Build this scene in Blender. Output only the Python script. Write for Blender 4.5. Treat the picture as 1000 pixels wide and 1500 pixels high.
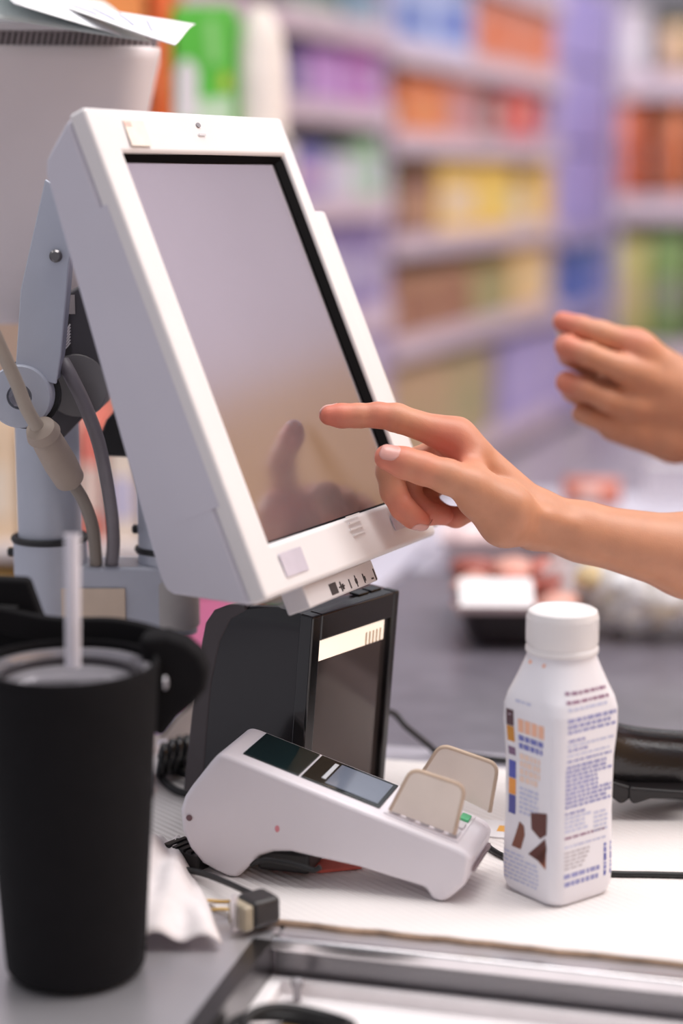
import bpy, bmesh, math, random
import numpy as np
from mathutils import Vector

for o in list(bpy.data.objects):
    bpy.data.objects.remove(o, do_unlink=True)
scene = bpy.context.scene
COL = scene.collection
random.seed(7)
R = math.radians

# ------------------------------------------------------------------ camera
FPX = 2700.0                      # focal length in pixels of the 1000x1500 frame
HZ = 262.0                        # row of the horizon
PITCH = math.atan((750 - HZ) / FPX)
CZ = 1.375                        # eye height
CT = 0.90                         # counter height
cam_d = bpy.data.cameras.new('camera')
cam = bpy.data.objects.new('camera', cam_d)
COL.objects.link(cam)
cam.location = (0, 0, CZ)
cam.rotation_euler = (math.pi / 2 - PITCH, 0, 0)
cam_d.sensor_fit = 'VERTICAL'
cam_d.sensor_height = 36.0
cam_d.sensor_width = 24.0
cam_d.lens = FPX / 1500.0 * 36.0
cam_d.clip_start = 0.05
cam_d.clip_end = 100
cam_d.dof.use_dof = True
cam_d.dof.focus_distance = 1.315
cam_d.dof.aperture_fstop = 2.0
scene.camera = cam

# ------------------------------------------------------------------ world, lamps, exposure
world = bpy.data.worlds.new('store_light')
scene.world = world
world.use_nodes = True
world.node_tree.nodes['Background'].inputs[0].default_value = (0.93, 0.92, 1.0, 1)
world.node_tree.nodes['Background'].inputs[1].default_value = 0.46


def area(name, loc, target, sx, sy, power, col=(1, 1, 1)):
    l = bpy.data.lights.new(name, 'AREA')
    l.shape = 'RECTANGLE'
    l.size = sx
    l.size_y = sy
    l.energy = power
    l.color = col
    o = bpy.data.objects.new(name, l)
    COL.objects.link(o)
    o.location = loc
    o.rotation_euler = (Vector(target) - Vector(loc)).to_track_quat('-Z', 'Y').to_euler()
    return o


area('ceiling_and_fill_light', (0.95, 1.3, 3.2), (0.35, 1.3, 1.0), 1.2, 3.2, 82, (1.0, 0.97, 0.95))
area('ceiling_and_fill_light', (-1.9, 2.0, 3.2), (-1.9, 2.0, 0), 0.6, 3.0, 18, (1.0, 0.98, 0.97))
area('ceiling_and_fill_light', (1.5, 5.4, 3.2), (0.9, 6.2, 1.0), 0.8, 4.0, 48, (1.0, 0.98, 0.97))
area('ceiling_and_fill_light', (2.2, 7.4, 3.2), (1.6, 8.8, 1.0), 0.8, 2.5, 44, (1.0, 0.98, 0.97))
area('ceiling_and_fill_light', (1.5, 3.6, 3.3), (3.2, 3.9, 2.0), 0.5, 3.5, 75, (1.0, 0.98, 0.97))  # added fill lamp, brightens the right wall mirrored in the touch screen

vs = scene.view_settings
vs.view_transform = 'Standard'
vs.look = 'None'
vs.gamma = 1
vs.use_curve_mapping = False
vs.exposure = 0.0

# ------------------------------------------------------------------ picture to place
CAM = np.array([0, 0, CZ])
FW = np.array([0, math.cos(PITCH), -math.sin(PITCH)])
UPV = np.array([0, math.sin(PITCH), math.cos(PITCH)])
EX = np.array([1.0, 0, 0])
EZ = np.array([0, 0, 1.0])


def ray(x, y):
    return FW + EX * (x - 500) / FPX - UPV * (y - 750) / FPX


def atY(x, y, Y):
    r = ray(x, y)
    return CAM + r * (Y / r[1])


def atZ(x, y, Z=CT):
    r = ray(x, y)
    return CAM + r * ((Z - CZ) / r[2])


class Fr:
    """a local frame: origin and three axes"""
    def __init__(s, o, x, y, z):
        s.o, s.x, s.y, s.z = [np.array(v, float) for v in (o, x, y, z)]

    def w(s, a, b, c=0.0):
        return s.o + a * s.x + b * s.y + c * s.z

    def pix(s, px, py, c=0.0):
        r = ray(px, py)
        o = s.o + c * s.z
        t = ((o - CAM) @ s.z) / (r @ s.z)
        d = CAM + r * t - o
        return float(d @ s.x), float(d @ s.y)


# ------------------------------------------------------------------ materials
def lin(c):
    return tuple((v / 12.92 if v <= 0.04045 else ((v + 0.055) / 1.055) ** 2.4) for v in [x / 255 for x in c])


MATS = {}


def mat(name, rgb, rough=0.5, metal=0.0, var=0.06, scale=40, bump=0.0, bscale=200, spec=0.5, sss=0.0,
        sssr=(1, .35, .2), coat=0.0, trans=0.0, emit=0.0, alpha=1.0):
    if name in MATS:
        return MATS[name]
    m = bpy.data.materials.new(name)
    m.use_nodes = True
    nt = m.node_tree
    b = nt.nodes['Principled BSDF']
    col = lin(rgb)
    tc = nt.nodes.new('ShaderNodeTexCoord')
    nz = nt.nodes.new('ShaderNodeTexNoise')
    nz.inputs['Scale'].default_value = scale
    nz.inputs['Detail'].default_value = 3
    nt.links.new(tc.outputs['Object'], nz.inputs['Vector'])
    rmp = nt.nodes.new('ShaderNodeMapRange')
    rmp.inputs[1].default_value = 0.3
    rmp.inputs[2].default_value = 0.7
    rmp.inputs[3].default_value = 1 - var
    rmp.inputs[4].default_value = 1 + var
    nt.links.new(nz.outputs[0], rmp.inputs[0])
    mx = nt.nodes.new('ShaderNodeVectorMath')
    mx.operation = 'SCALE'
    mx.inputs[0].default_value = col
    nt.links.new(rmp.outputs[0], mx.inputs['Scale'])
    nt.links.new(mx.outputs[0], b.inputs['Base Color'])
    b.inputs['Roughness'].default_value = rough
    b.inputs['Metallic'].default_value = metal
    b.inputs['Specular IOR Level'].default_value = spec
    if sss:
        b.inputs['Subsurface Weight'].default_value = sss
        b.inputs['Subsurface Radius'].default_value = sssr
        b.inputs['Subsurface Scale'].default_value = 0.006
    if coat:
        b.inputs['Coat Weight'].default_value = coat
        b.inputs['Coat Roughness'].default_value = 0.05
    if trans:
        b.inputs['Transmission Weight'].default_value = trans
    if alpha < 1:
        b.inputs['Alpha'].default_value = alpha
    if emit:
        b.inputs['Emission Color'].default_value = (*col, 1)
        b.inputs['Emission Strength'].default_value = emit
    if bump:
        n2 = nt.nodes.new('ShaderNodeTexNoise')
        n2.inputs['Scale'].default_value = bscale
        n2.inputs['Detail'].default_value = 2
        nt.links.new(tc.outputs['Object'], n2.inputs['Vector'])
        bp = nt.nodes.new('ShaderNodeBump')
        bp.inputs['Strength'].default_value = bump
        bp.inputs['Distance'].default_value = 0.002
        nt.links.new(n2.outputs[0], bp.inputs['Height'])
        nt.links.new(bp.outputs[0], b.inputs['Normal'])
    MATS[name] = m
    return m


# ------------------------------------------------------------------ objects
ORG = {}


def tag(o, label=None, cat=None, group=None, kind=None):
    if label: o['label'] = label
    if cat: o['category'] = cat
    if group: o['group'] = group
    if kind: o['kind'] = kind
    return o


def thing(name, loc, label, cat, group=None, kind=None):
    o = bpy.data.objects.new(name, None)
    o.empty_display_size = 0.02
    COL.objects.link(o)
    o.location = tuple(float(v) for v in loc)
    ORG[o.name] = np.array(loc, float)
    return tag(o, label, cat, group, kind)


def mesh(name, V, F, m, parent=None, smooth=False, bevel=0.0, seg=3, sub=0, origin=None, auto=None, solid=0.0):
    """one mesh object; V in world coordinates"""
    V = np.array(V, float)
    if parent is not None:
        org = ORG[parent.name]
    else:
        org = np.array(origin if origin is not None else [(V[:, 0].min() + V[:, 0].max()) / 2, (V[:, 1].min() + V[:, 1].max()) / 2, V[:, 2].min()])
    me = bpy.data.meshes.new(name)
    me.from_pydata([tuple(v) for v in (V - org)], [], [tuple(int(i) for i in f) for f in F])
    bm = bmesh.new()
    bm.from_mesh(me)
    bmesh.ops.recalc_face_normals(bm, faces=bm.faces)
    bm.to_mesh(me)
    bm.free()
    me.materials.append(m)
    o = bpy.data.objects.new(name, me)
    COL.objects.link(o)
    if parent is not None:
        o.parent = parent
    else:
        o.location = tuple(org)
    ORG[o.name] = org
    if smooth or bevel or sub:
        me.polygons.foreach_set('use_smooth', [True] * len(me.polygons))
    if solid:
        sm = o.modifiers.new('thick', 'SOLIDIFY')
        sm.thickness = solid
        sm.offset = 0
    if bevel:
        b = o.modifiers.new('bevel', 'BEVEL')
        b.width = bevel
        b.segments = seg
        b.limit_method = 'ANGLE'
        b.angle_limit = R(32)
        b.harden_normals = True
    if sub:
        s = o.modifiers.new('sub', 'SUBSURF')
        s.levels = sub
        s.render_levels = sub
    if auto is not None:
        me.set_sharp_from_angle(angle=R(auto))
    return o


BOXF = [(0, 1, 3, 2), (4, 6, 7, 5), (0, 4, 5, 1), (2, 3, 7, 6), (0, 2, 6, 4), (1, 5, 7, 3)]


def boxv(fr, a0, a1, b0, b1, c0, c1):
    return [fr.w(a, b, c) for a in (a0, a1) for b in (b0, b1) for c in (c0, c1)]


def box(name, fr, a0, a1, b0, b1, c0, c1, m, parent=None, bevel=0.0, seg=3, **k):
    return mesh(name, boxv(fr, a0, a1, b0, b1, c0, c1), BOXF, m, parent, bevel=bevel, seg=seg, **k)


def prism(name, fr, poly, c0, c1, m, parent=None, bevel=0.0, seg=3, **k):
    n = len(poly)
    V = [fr.w(a, b, c0) for a, b in poly] + [fr.w(a, b, c1) for a, b in poly]
    F = [tuple(range(n))[::-1], tuple(range(n, 2 * n))] + [(i, (i + 1) % n, n + (i + 1) % n, n + i) for i in range(n)]
    return mesh(name, V, F, m, parent, bevel=bevel, seg=seg, **k)


def loft(secs, cap=True, closed=True):
    """sections: lists of equal length of points"""
    n = len(secs[0])
    V = [p for s in secs for p in s]
    F = []
    for i in range(len(secs) - 1):
        for j in range(n if closed else n - 1):
            k = (j + 1) % n
            F.append((i * n + j, i * n + k, (i + 1) * n + k, (i + 1) * n + j))
    if cap:
        F.append(tuple(range(n))[::-1])
        F.append(tuple(range((len(secs) - 1) * n, len(secs) * n)))
    return V, F


def catmull(P, n=8):
    P = [np.array(p, float) for p in P]
    if len(P) < 3:
        return P
    Q = [2 * P[0] - P[1]] + P + [2 * P[-1] - P[-2]]
    out = []
    for i in range(1, len(Q) - 2):
        p0, p1, p2, p3 = Q[i - 1:i + 3]
        for k in range(n):
            t = k / n
            out.append(0.5 * (2 * p1 + (p2 - p0) * t + (2 * p0 - 5 * p1 + 4 * p2 - p3) * t * t + (3 * p1 - p0 - 3 * p2 + p3) * t ** 3))
    out.append(P[-1])
    return out


def tubevf(P, r, sides=12, n=8, flat=None):
    """swept tube along a smooth path; r a number or a list per point"""
    S = catmull(P, n)
    rr = np.interp(np.linspace(0, 1, len(S)), np.linspace(0, 1, len(r)), r) if hasattr(r, '__len__') else [r] * len(S)
    secs = []
    up = np.array([0.13, 0.21, 0.97])
    for i, p in enumerate(S):
        t = S[min(i + 1, len(S) - 1)] - S[max(i - 1, 0)]
        t = t / (np.linalg.norm(t) + 1e-12)
        a = np.cross(t, up)
        if np.linalg.norm(a) < 1e-3:
            a = np.cross(t, EX)
        a /= np.linalg.norm(a)
        b = np.cross(a, t)
        up = b
        fa, fb = (1, 1) if flat is None else flat
        secs.append([p + rr[i] * (math.cos(q) * a * fa + math.sin(q) * b * fb) for q in np.linspace(0, 2 * math.pi, sides, endpoint=False)])
    return loft(secs)


def tube(name, P, r, m, parent=None, sides=12, n=8, flat=None, **k):
    V, F = tubevf(P, r, sides, n, flat)
    return mesh(name, V, F, m, parent, smooth=True, auto=50, **k)


def lathe(name, c, prof, m, parent=None, seg=48, axis=None, cap=True, auto=40, **k):
    """profile of (radius, height) about the vertical (or axis frame) through c"""
    fr = axis or Fr(c, (1, 0, 0), (0, 1, 0), (0, 0, 1))
    secs = [[fr.w(r * math.cos(q), r * math.sin(q), h) for q in np.linspace(0, 2 * math.pi, seg, endpoint=False)] for r, h in prof]
    V, F = loft(secs, cap)
    return mesh(name, V, F, m, parent, smooth=True, auto=auto, **k)


def rrect(w, h, r, n=5):
    """rounded rectangle outline centred at 0"""
    out = []
    for cx, cy, a0 in ((w / 2 - r, h / 2 - r, 0), (-w / 2 + r, h / 2 - r, 90), (-w / 2 + r, -h / 2 + r, 180), (w / 2 - r, -h / 2 + r, 270)):
        for k in range(n + 1):
            a = R(a0 + 90 * k / n)
            out.append((cx + r * math.cos(a), cy + r * math.sin(a)))
    return out


WORLD = Fr((0, 0, 0), (1, 0, 0), (0, 1, 0), (0, 0, 1))

# common materials
M_plastic = mat('white_plastic', (232, 228, 228), 0.38, var=0.02, scale=15)
M_plastic2 = mat('grey_white_plastic', (214, 209, 210), 0.45, var=0.03, scale=12)
M_side = mat('cool_white_plastic', (208, 205, 216), 0.45, var=0.02, scale=14)
M_metalgrey = mat('grey_painted_metal', (186, 190, 202), 0.42, metal=0.1, var=0.03)
M_black = mat('black_gloss_plastic', (20, 18, 20), 0.12, var=0.05, spec=0.6)
M_blackm = mat('black_matt_plastic', (30, 28, 30), 0.45)
M_steel = mat('brushed_steel', (222, 219, 224), 0.34, metal=0.75, var=0.08, scale=8)
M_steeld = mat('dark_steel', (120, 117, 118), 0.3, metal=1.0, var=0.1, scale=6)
M_rubber = mat('black_rubber', (24, 23, 25), 0.5)

# ------------------------------------------------------------------ setting
flo = box('floor', WORLD, -8, 12, -3, 18, -0.05, 0.0, mat('floor_vinyl', (188, 180, 192), 0.3, var=0.05, scale=2))
tag(flo, 'pale grey vinyl store floor', None, None, 'structure')
wb = box('wall_back', WORLD, -8, 12, 13, 13.15, 0, 4, mat('wall_paint', (196, 190, 208), 0.7))
tag(wb, 'pale lilac wall far behind the shelves', None, None, 'structure')
aw = R(35)
WR = Fr((2.6, 1.2, 0), (math.sin(R(20)), math.cos(R(20)), 0), (-math.cos(R(20)), math.sin(R(20)), 0), EZ)
wr = box('added_wall_right', WR, -4, 9, -0.15, 0, 0, 4.6, mat('wall_white', (222, 212, 222), 0.7))  # unseen wall, added so the touch screen has something pale to reflect
tag(wr, 'unseen white wall added right of the checkout for the screen reflection', None, None, 'structure')
tr = box('reflection_trim_1', WR, -4, 9, 0, 0.03, 0, 2.58, mat('reflection_tan', (208, 164, 112), 0.5, scale=5, var=0.1), wr, bevel=0.005)  # added tan panel, gives the lower screen its warm reflection

# ------------------------------------------------------------------ checkout counter
ca = R(14.8)
cx, cy = np.array([math.cos(ca), -math.sin(ca), 0]), np.array([math.sin(ca), math.cos(ca), 0])
C0 = atZ(395, 1373)                      # inner corner of the recess
CF = Fr((C0[0], C0[1], CT), cx, cy, EZ)   # a along the counter, b away, c up
ctr = thing('checkout_counter', (C0[0], C0[1], 0), 'stainless steel checkout counter with an open recess along its front edge', 'counter')
box('worktop', CF, 0.0, 1.1, 0.006, 0.41, -0.045, -0.004, M_steel, ctr, bevel=0.003)
box('side_worktop', CF, -0.75, 0.0, -0.9, 0.41, -0.045, -0.004, M_steel, ctr, bevel=0.003)
# rolled front lip and vertical steel face of the recess
box('front_lip', CF, 0.0, 1.1, -0.001, 0.007, -0.009, 0.0005, mat('bright_steel', (225, 222, 224), 0.2, metal=1.0, var=0.03), ctr, bevel=0.002)
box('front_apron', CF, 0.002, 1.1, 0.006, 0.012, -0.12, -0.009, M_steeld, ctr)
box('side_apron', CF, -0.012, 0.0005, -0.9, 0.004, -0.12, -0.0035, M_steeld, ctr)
box('cabinet', CF, -0.75, 1.1, 0.05, 0.40, -0.9, -0.05, mat('cabinet_grey', (196, 192, 196), 0.5), ctr)
box('side_cabinet', CF, -0.75, -0.05, -0.88, 0.05, -0.9, -0.05, mat('cabinet_grey', (196, 192, 196), 0.5), ctr)

# pull-out tray with cables in the recess
trayf = Fr(CF.w(-0.0005, 0.004, -0.026), cx, cy, EZ)
tray = thing('cable_tray', trayf.o - np.array([0, 0, 0.019]), 'off-white open tray under the steel lip, holding coiled black cable', 'tray')
M_tray = mat('tray_plastic', (246, 241, 242), 0.45, var=0.03)
box('back_wall', trayf, 0.0, 1.0, -0.008, 0.0, -0.018, 0.0, M_tray, tray, bevel=0.002)
box('side_wall', trayf, 0.0, 0.010, -0.5, -0.008, -0.018, 0.0, M_tray, tray, bevel=0.002)
box('tray_floor', trayf, 0.0, 1.0, -0.5, 0.0, -0.019, -0.009, M_tray, tray)
box('front_wall', trayf, 0.0, 1.0, -0.508, -0.5, -0.019, 0.0, M_tray, tray, bevel=0.002)
lathe('knob', trayf.w(0.022, -0.016, -0.009), [(0.0025, 0), (0.0025, 0.008), (0.004, 0.010), (0.004, 0.014), (0.0025, 0.015)], mat('knob_grey', (150, 146, 150), 0.5, metal=0.4), tray, seg=16)

# ribbed white mat lying on the worktop
M_mat = bpy.data.materials.new('ribbed_mat')
M_mat.use_nodes = True
nt = M_mat.node_tree
bs = nt.nodes['Principled BSDF']
bs.inputs['Base Color'].default_value = (*lin((236, 230, 228)), 1)
bs.inputs['Roughness'].default_value = 0.6
tcn = nt.nodes.new('ShaderNodeTexCoord')
wv = nt.nodes.new('ShaderNodeTexWave')
wv.bands_direction = 'X'
wv.inputs['Scale'].default_value = 55
wv.inputs['Distortion'].default_value = 0.4
mp = nt.nodes.new('ShaderNodeMapping')
mp.inputs['Rotation'].default_value = (0, 0, -R(40))
nt.links.new(tcn.outputs['Object'], mp.inputs[0])
nt.links.new(mp.outputs[0], wv.inputs[0])
bpn = nt.nodes.new('ShaderNodeBump')
bpn.inputs['Strength'].default_value = 0.35
bpn.inputs['Distance'].default_value = 0.002
nt.links.new(wv.outputs['Fac'], bpn.inputs['Height'])
nt.links.new(bpn.outputs[0], bs.inputs['Normal'])
random.seed(3)
mp_ = []
for i in range(80):
    mp_.append((-0.035 + 1.13 * i / 79, 0.030 + random.uniform(-0.0012, 0.0012)))
mp_ += [(1.095, 0.375), (-0.17, 0.375), (-0.17, 0.15), (-0.12, 0.085)]
mt = prism('counter_mat', CF, mp_, -0.0038, 0.0, M_mat)
tag(mt, 'white ribbed plastic mat covering the checkout worktop', 'mat')
edge = prism('worn_edge', CF, [(a, b - 0.0022) for a, b in mp_[:80]] + [(a, b + 0.003) for a, b in mp_[:80]][::-1], -0.0039, -0.0008, mat('mat_edge_dirt', (168, 142, 120), 0.8, var=0.35, scale=60), mt)

# conveyor
belt = thing('conveyor_belt', CF.w(0.35, 0.9, -0.9), 'dark grey conveyor belt with groceries, behind the white mat', 'conveyor')
M_belt = mat('belt_rubber', (112, 107, 117), 0.3, var=0.12, scale=30, bump=0.12, bscale=120, spec=0.5)
box('belt', CF, -0.165, 1.5, 0.42, 1.13, -0.03, -0.004, M_belt, belt, bevel=0.006)
M_rail = mat('rail_grey', (206, 202, 216), 0.4, metal=0.1)
box('front_strip', CF, -0.22, 1.5, 0.378, 0.418, -0.03, -0.001, mat('strip_grey', (186, 182, 192), 0.35, metal=0.3), belt, bevel=0.003)
box('side_rail', CF, -0.225, -0.168, 0.42, 1.75, -0.06, 0.006, M_rail, belt, bevel=0.004)
box('side_rail', CF, 1.5, 1.56, 0.42, 1.75, -0.06, 0.012, M_rail, belt, bevel=0.004)
box('end_plate', CF, -0.165, 1.5, 1.135, 1.75, -0.03, 0.0, M_rail, belt, bevel=0.004)
box('conveyor_body', CF, -0.215, 1.55, 0.42, 1.75, -0.9, -0.05, mat('cabinet_grey', (196, 192, 196), 0.5), belt)

# ------------------------------------------------------------------ touch screen terminal
mb = np.array([-0.0495, 1.2, 1.1426])
MF = Fr(mb, (0.4728, 0.8812, 0.0), (-0.3496, 0.1876, 0.9179), (0.8089, -0.4340, 0.3967))  # a width, b up, c out of the glass
mon = thing('touch_screen', MF.w(0.1, -0.04, -0.03), 'white touch screen terminal leaning back, its glossy screen reflecting a pointing hand', 'monitor')
SW, SH = 0.196, 0.266
A0, A1, B0, B1 = -0.04, 0.214, -0.0403, 0.300
# housing: side profile swept across
SF = Fr(MF.w(A0, 0, 0), MF.z, MF.y, MF.x)
prof = [(-0.006, -0.0403), (-0.006, 0.2985), (-0.028, 0.2855), (-0.0345, 0.281), (-0.0385, 0.273), (-0.0655, -0.0015), (-0.0645, -0.011), (-0.060, -0.0155)]
prism('housing', SF, prof, 0.0, A1 - A0, M_side, mon, bevel=0.0035)
# bezel ring
M_bezel = M_plastic
def ring(name, o0, o1, p0, p1, i0, i1, j0, j1, cb, cf, ci, m, bevel):
    V, F = [], []
    sec = [((o0, o1), (p0, p1), cb), ((o0, o1), (p0, p1), cf), ((i0, i1), (j0, j1), ci), ((i0, i1), (j0, j1), cb)]
    for (x0, x1), (y0, y1), c in sec:
        V += [MF.w(x0, y0, c), MF.w(x1, y0, c), MF.w(x1, y1, c), MF.w(x0, y1, c)]
    for k in range(4):
        kk = (k + 1) % 4
        for j in range(4):
            jj = (j + 1) % 4
            F.append((k * 4 + j, k * 4 + jj, kk * 4 + jj, kk * 4 + j))
    return mesh(name, V, F, m, mon, bevel=bevel, seg=3)
ring('bezel', A0, A1, B0, B1, -0.011, SW + 0.005, -0.006, SH + 0.003, -0.0062, 0.0085, 0.0068, M_bezel, 0.0032)
ring('screen_gasket', -0.012, SW + 0.0075, -0.007, SH + 0.0035, -0.0095, SW - 0.0035, -0.0045, SH - 0.001, -0.004, 0.0050, 0.0008, mat('gasket_black', (6, 5, 7), 0.6, spec=0.05), 0.0005)
M_glass = mat('screen_glass', (176, 170, 176), 0.15, metal=0.8, var=0.02, scale=8)
box('screen', MF, -0.011, SW + 0.002, -0.006, SH, -0.0055, -0.0005, M_glass, mon)
box('side_panel', SF, -0.0345, -0.0008, 0.027, 0.236, -0.0003, 0.001, M_side, mon, bevel=0.0003)
# card swipe unit on the far edge
box('card_swipe', MF, A1 - 0.002, 0.2395, -0.035, 0.226, -0.036, 0.0035, M_plastic, mon, bevel=0.004)
# lower box with icons
kb = box('button_strip', MF, 0.021, 0.122, -0.0560, -0.040, -0.020, -0.001, M_plastic2, mon, bevel=0.0015)
M_icon = mat('icon_dark', (62, 56, 58), 0.6)
def icon(a, b, w, h, rnd=0.0):
    pl = [(a + x, b + y) for x, y in rrect(w, h, max(rnd, 0.0002), 3)]
    prism('icon', MF, pl, -0.0012, -0.0006, M_icon, kb)
ik = MF.pix(489, 862, -0.001)
def ip(x, y): return MF.pix(x, y, -0.0006)
for (x, y, w_, h_, r_) in [(489, 862, .0095, .0080, 0), (501, 859, .0080, .0011, 0), (500, 859, .0013, .0072, 0), (503, 859, .0020, .0040, 0), (513, 855, .0011, .0068, 0), (522, 851, .0028, .0040, .001), (522, 851, .0009, .0085, 0), (533, 847, .0011, .0070, .0004), (535, 847, .0010, .0036, 0), (549, 841, .0011, .0085, .0004), (546, 847, .0030, .0011, 0)]:
    q = ip(x, y)
    icon(q[0], q[1], w_, h_, r_)
# bezel marks
prism('reader_window', MF, [(MF.pix(430, 823, .0085)[0] + x, MF.pix(430, 823, .0085)[1] + y) for x, y in rrect(0.029, 0.0165, 0.001, 3)], 0.0083, 0.0089, mat('reader_lilac', (205, 198, 210), 0.25), mon)
for k in range(4):
    q = MF.pix(520, 766, .0085)
    box('emboss_line', MF, q[0] - 0.010 + 0.002 * (k % 2), q[0] + 0.010, q[1] + 0.005 - 0.0045 * k, q[1] + 0.0062 - 0.0045 * k, 0.0083, 0.009, M_plastic, mon)
q = MF.pix(652, 738, .0085)
prism('reader_window', MF, [(0.163 + x, -0.021 + y) for x, y in rrect(0.018, 0.012, 0.001, 3)], 0.0083, 0.0088, mat('reader_lilac', (205, 198, 210), 0.25), mon)
q = MF.pix(292, 187, .0085)
prism('brand_mark', MF, [(q[0] + 0.0028 * math.cos(t), q[1] + 0.0018 * math.sin(t) + 0.002) for t in np.linspace(0, 6.28, 12, endpoint=False)], 0.0084, 0.0087, mat('mark_grey', (150, 147, 152), 0.8, spec=0.1), mon)
box('brand_mark', MF, q[0] - 0.004, q[0] + 0.005, q[1] - 0.006, q[1] - 0.0045, 0.0084, 0.0087, mat('mark_pale', (205, 202, 205), 0.5), mon)
q0, q1 = MF.pix(178, 172, .0085), MF.pix(222, 212, .0085)
stk = box('sticker', MF, q0[0], q1[0], q1[1] - .001, q0[1] - .002, 0.0084, 0.0087, mat('sticker_peach', (240, 229, 218), 0.5, var=0.06, scale=90), mon)
box('sticker_mark', MF, q0[0] + .0005, q0[0] + .008, q0[1] - .0062, q0[1] - .003, 0.0086, 0.0089, mat('sticker_red', (238, 190, 178), 0.5), stk)

# ------------------------------------------------------------------ stand with two posts
PY = 1.40
def pr(x, y, Y=PY): return atY(x, y, Y)
pc = pr(76, 870)                      # main post axis
pc2 = pr(246, 870, PY - 0.0)
stand = thing('display_stand', (pc[0], pc[1], CT), 'grey metal stand with two posts carrying the touch screen', 'stand')
zt = lambda y, Y=PY: pr(100, y, Y)[2]
post = lathe('post', (pc[0], pc[1], 0), [(0.0245, CT + 0.012), (0.0245, zt(560))], M_metalgrey, stand)
lathe('base_plate', (pc[0], pc[1], 0), [(0.075, CT), (0.075, CT + 0.008), (0.070, CT + 0.012)], M_metalgrey, stand)
lathe('collar', (pc[0], pc[1], 0), [(0.0285, zt(925)), (0.0285, zt(790)), (0.026, zt(787))], M_metalgrey, stand)
def oring(name, c, r, z, t, par):
    n = 40
    V, F = tubevf([(c[0] + r * math.cos(q), c[1] + r * math.sin(q), z) for q in np.linspace(0, 2 * math.pi, n + 1)], t, 8, 1)
    mesh(name, V, F, M_rubber, par, smooth=True)
oring('rubber_ring', pc, 0.0275, zt(787), 0.0028, stand)
lathe('second_post', (pc2[0], pc2[1], 0), [(0.0225, zt(925)), (0.0225, zt(640))], M_metalgrey, stand)
lathe('second_collar', (pc2[0], pc2[1], 0), [(0.021, zt(919)), (0.0245, zt(914)), (0.0245, zt(846)), (0.023, zt(842))], mat('collar_beige_grey', (178, 174, 172), 0.45), stand)
oring('rubber_ring', pc2, 0.0228, zt(803), 0.0025, stand)
box('tilt_bracket', MF, 0.118, 0.156, 0.070, 0.102, -0.165, -0.056, M_metalgrey, stand, bevel=0.003)
yoke = box('yoke', Fr((pc[0], pc[1], 0), EX, (0, 1, 0), EZ), 0.0, pc2[0] - pc[0], -0.024, 0.022, zt(917), zt(822), M_metalgrey, stand, bevel=0.004)
box('name_plate', WORLD, pr(68, 900, PY - .026)[0], pr(184, 900, PY - .026)[0], PY - 0.0262, PY - 0.0245, pr(100, 914, PY - .026)[2], pr(100, 862, PY - .026)[2], mat('plate_tan', (216, 196, 176), 0.55, var=0.04), stand, bevel=0.0008)
for sx, sy in ((14, 808), (196, 775)):
    s = pr(sx, sy)
    lathe('set_screw', s, [(0.0035, -0.008), (0.0035, 0.0005), (0.002, 0.0015)], M_blackm, stand, seg=14, axis=Fr(s, (0, 1, 0), EZ, (-1, 0, 0)))
# sheet-metal arm facing the camera, with pivot disc
AF = Fr((0, 1.30, 0), EX, EZ, (0, -1, 0))
ap = lambda L: [AF.pix(x, y) for x, y in L]
arm = prism('arm', AF, ap([(66, 262), (118, 300), (101, 385), (89, 520), (82, 563), (22, 548), (30, 425)]), -0.004, 0.0, M_metalgrey, stand, bevel=0.001)
prism('arm_flange', AF, ap([(104, 345), (99, 385), (87, 520), (80, 560), (66, 545), (80, 430)]), -0.03, -0.004, mat('flange_grey', (150, 152, 168), 0.45), stand, bevel=0.001)
s = atY(82, 375, 1.298)
lathe('arm_screw', s, [(0.0045, 0), (0.0045, 0.002), (0.003, 0.0035)], M_steeld, stand, seg=18, axis=Fr(s, EX, EZ, (0, -1, 0)))
s = atY(30, 580, 1.30)
dax = Fr(s, EX, EZ, (0, -1, 0))
dsc = lathe('pivot_disc', s, [(0.0225, -0.014), (0.0225, 0.004), (0.0215, 0.0055), (0.009, 0.0055), (0.008, 0.002)], M_metalgrey, stand, seg=40, axis=dax)
lathe('pivot_gasket', s, [(0.0245, -0.022), (0.0245, -0.0145)], M_blackm, stand, seg=40, axis=Fr(atY(33, 582, 1.30), EX, EZ, (0, -1, 0)))
lathe('pivot_bolt', s, [(0.0075, 0.0), (0.0075, 0.006), (0.005, 0.0075)], mat('bolt_grey', (120, 118, 126), 0.4, metal=0.6), stand, seg=6, axis=dax, auto=20)
# dark hinge body behind
hb = Fr((0, 1.36, 0), EX, EZ, (0, -1, 0))
prism('hinge_bracket', hb, [hb.pix(x, y) for x, y in [(92, 432), (150, 400), (172, 520), (160, 575), (140, 592), (95, 640), (60, 640), (60, 520)]], -0.02, 0.012, mat('hinge_grey', (74, 70, 74), 0.5), stand, bevel=0.003)
s = atY(118, 560, 1.37)
lathe('hinge_barrel', s, [(0.0245, -0.02), (0.0245, 0.02), (0.0225, 0.023)], mat('hinge_grey2', (128, 124, 124), 0.4, metal=0.3), stand, seg=36, axis=Fr(s, EX, EZ, (0, -1, 0)))
s2 = hb.pix(97, 492, .014)
box('warning_label', hb, hb.pix(90, 515, .013)[0], hb.pix(104, 515, .013)[0], hb.pix(95, 518, .013)[1], hb.pix(95, 430, .013)[1], 0.0122, 0.0128, mat('label_dark', (52, 48, 50), 0.6), stand)
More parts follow.
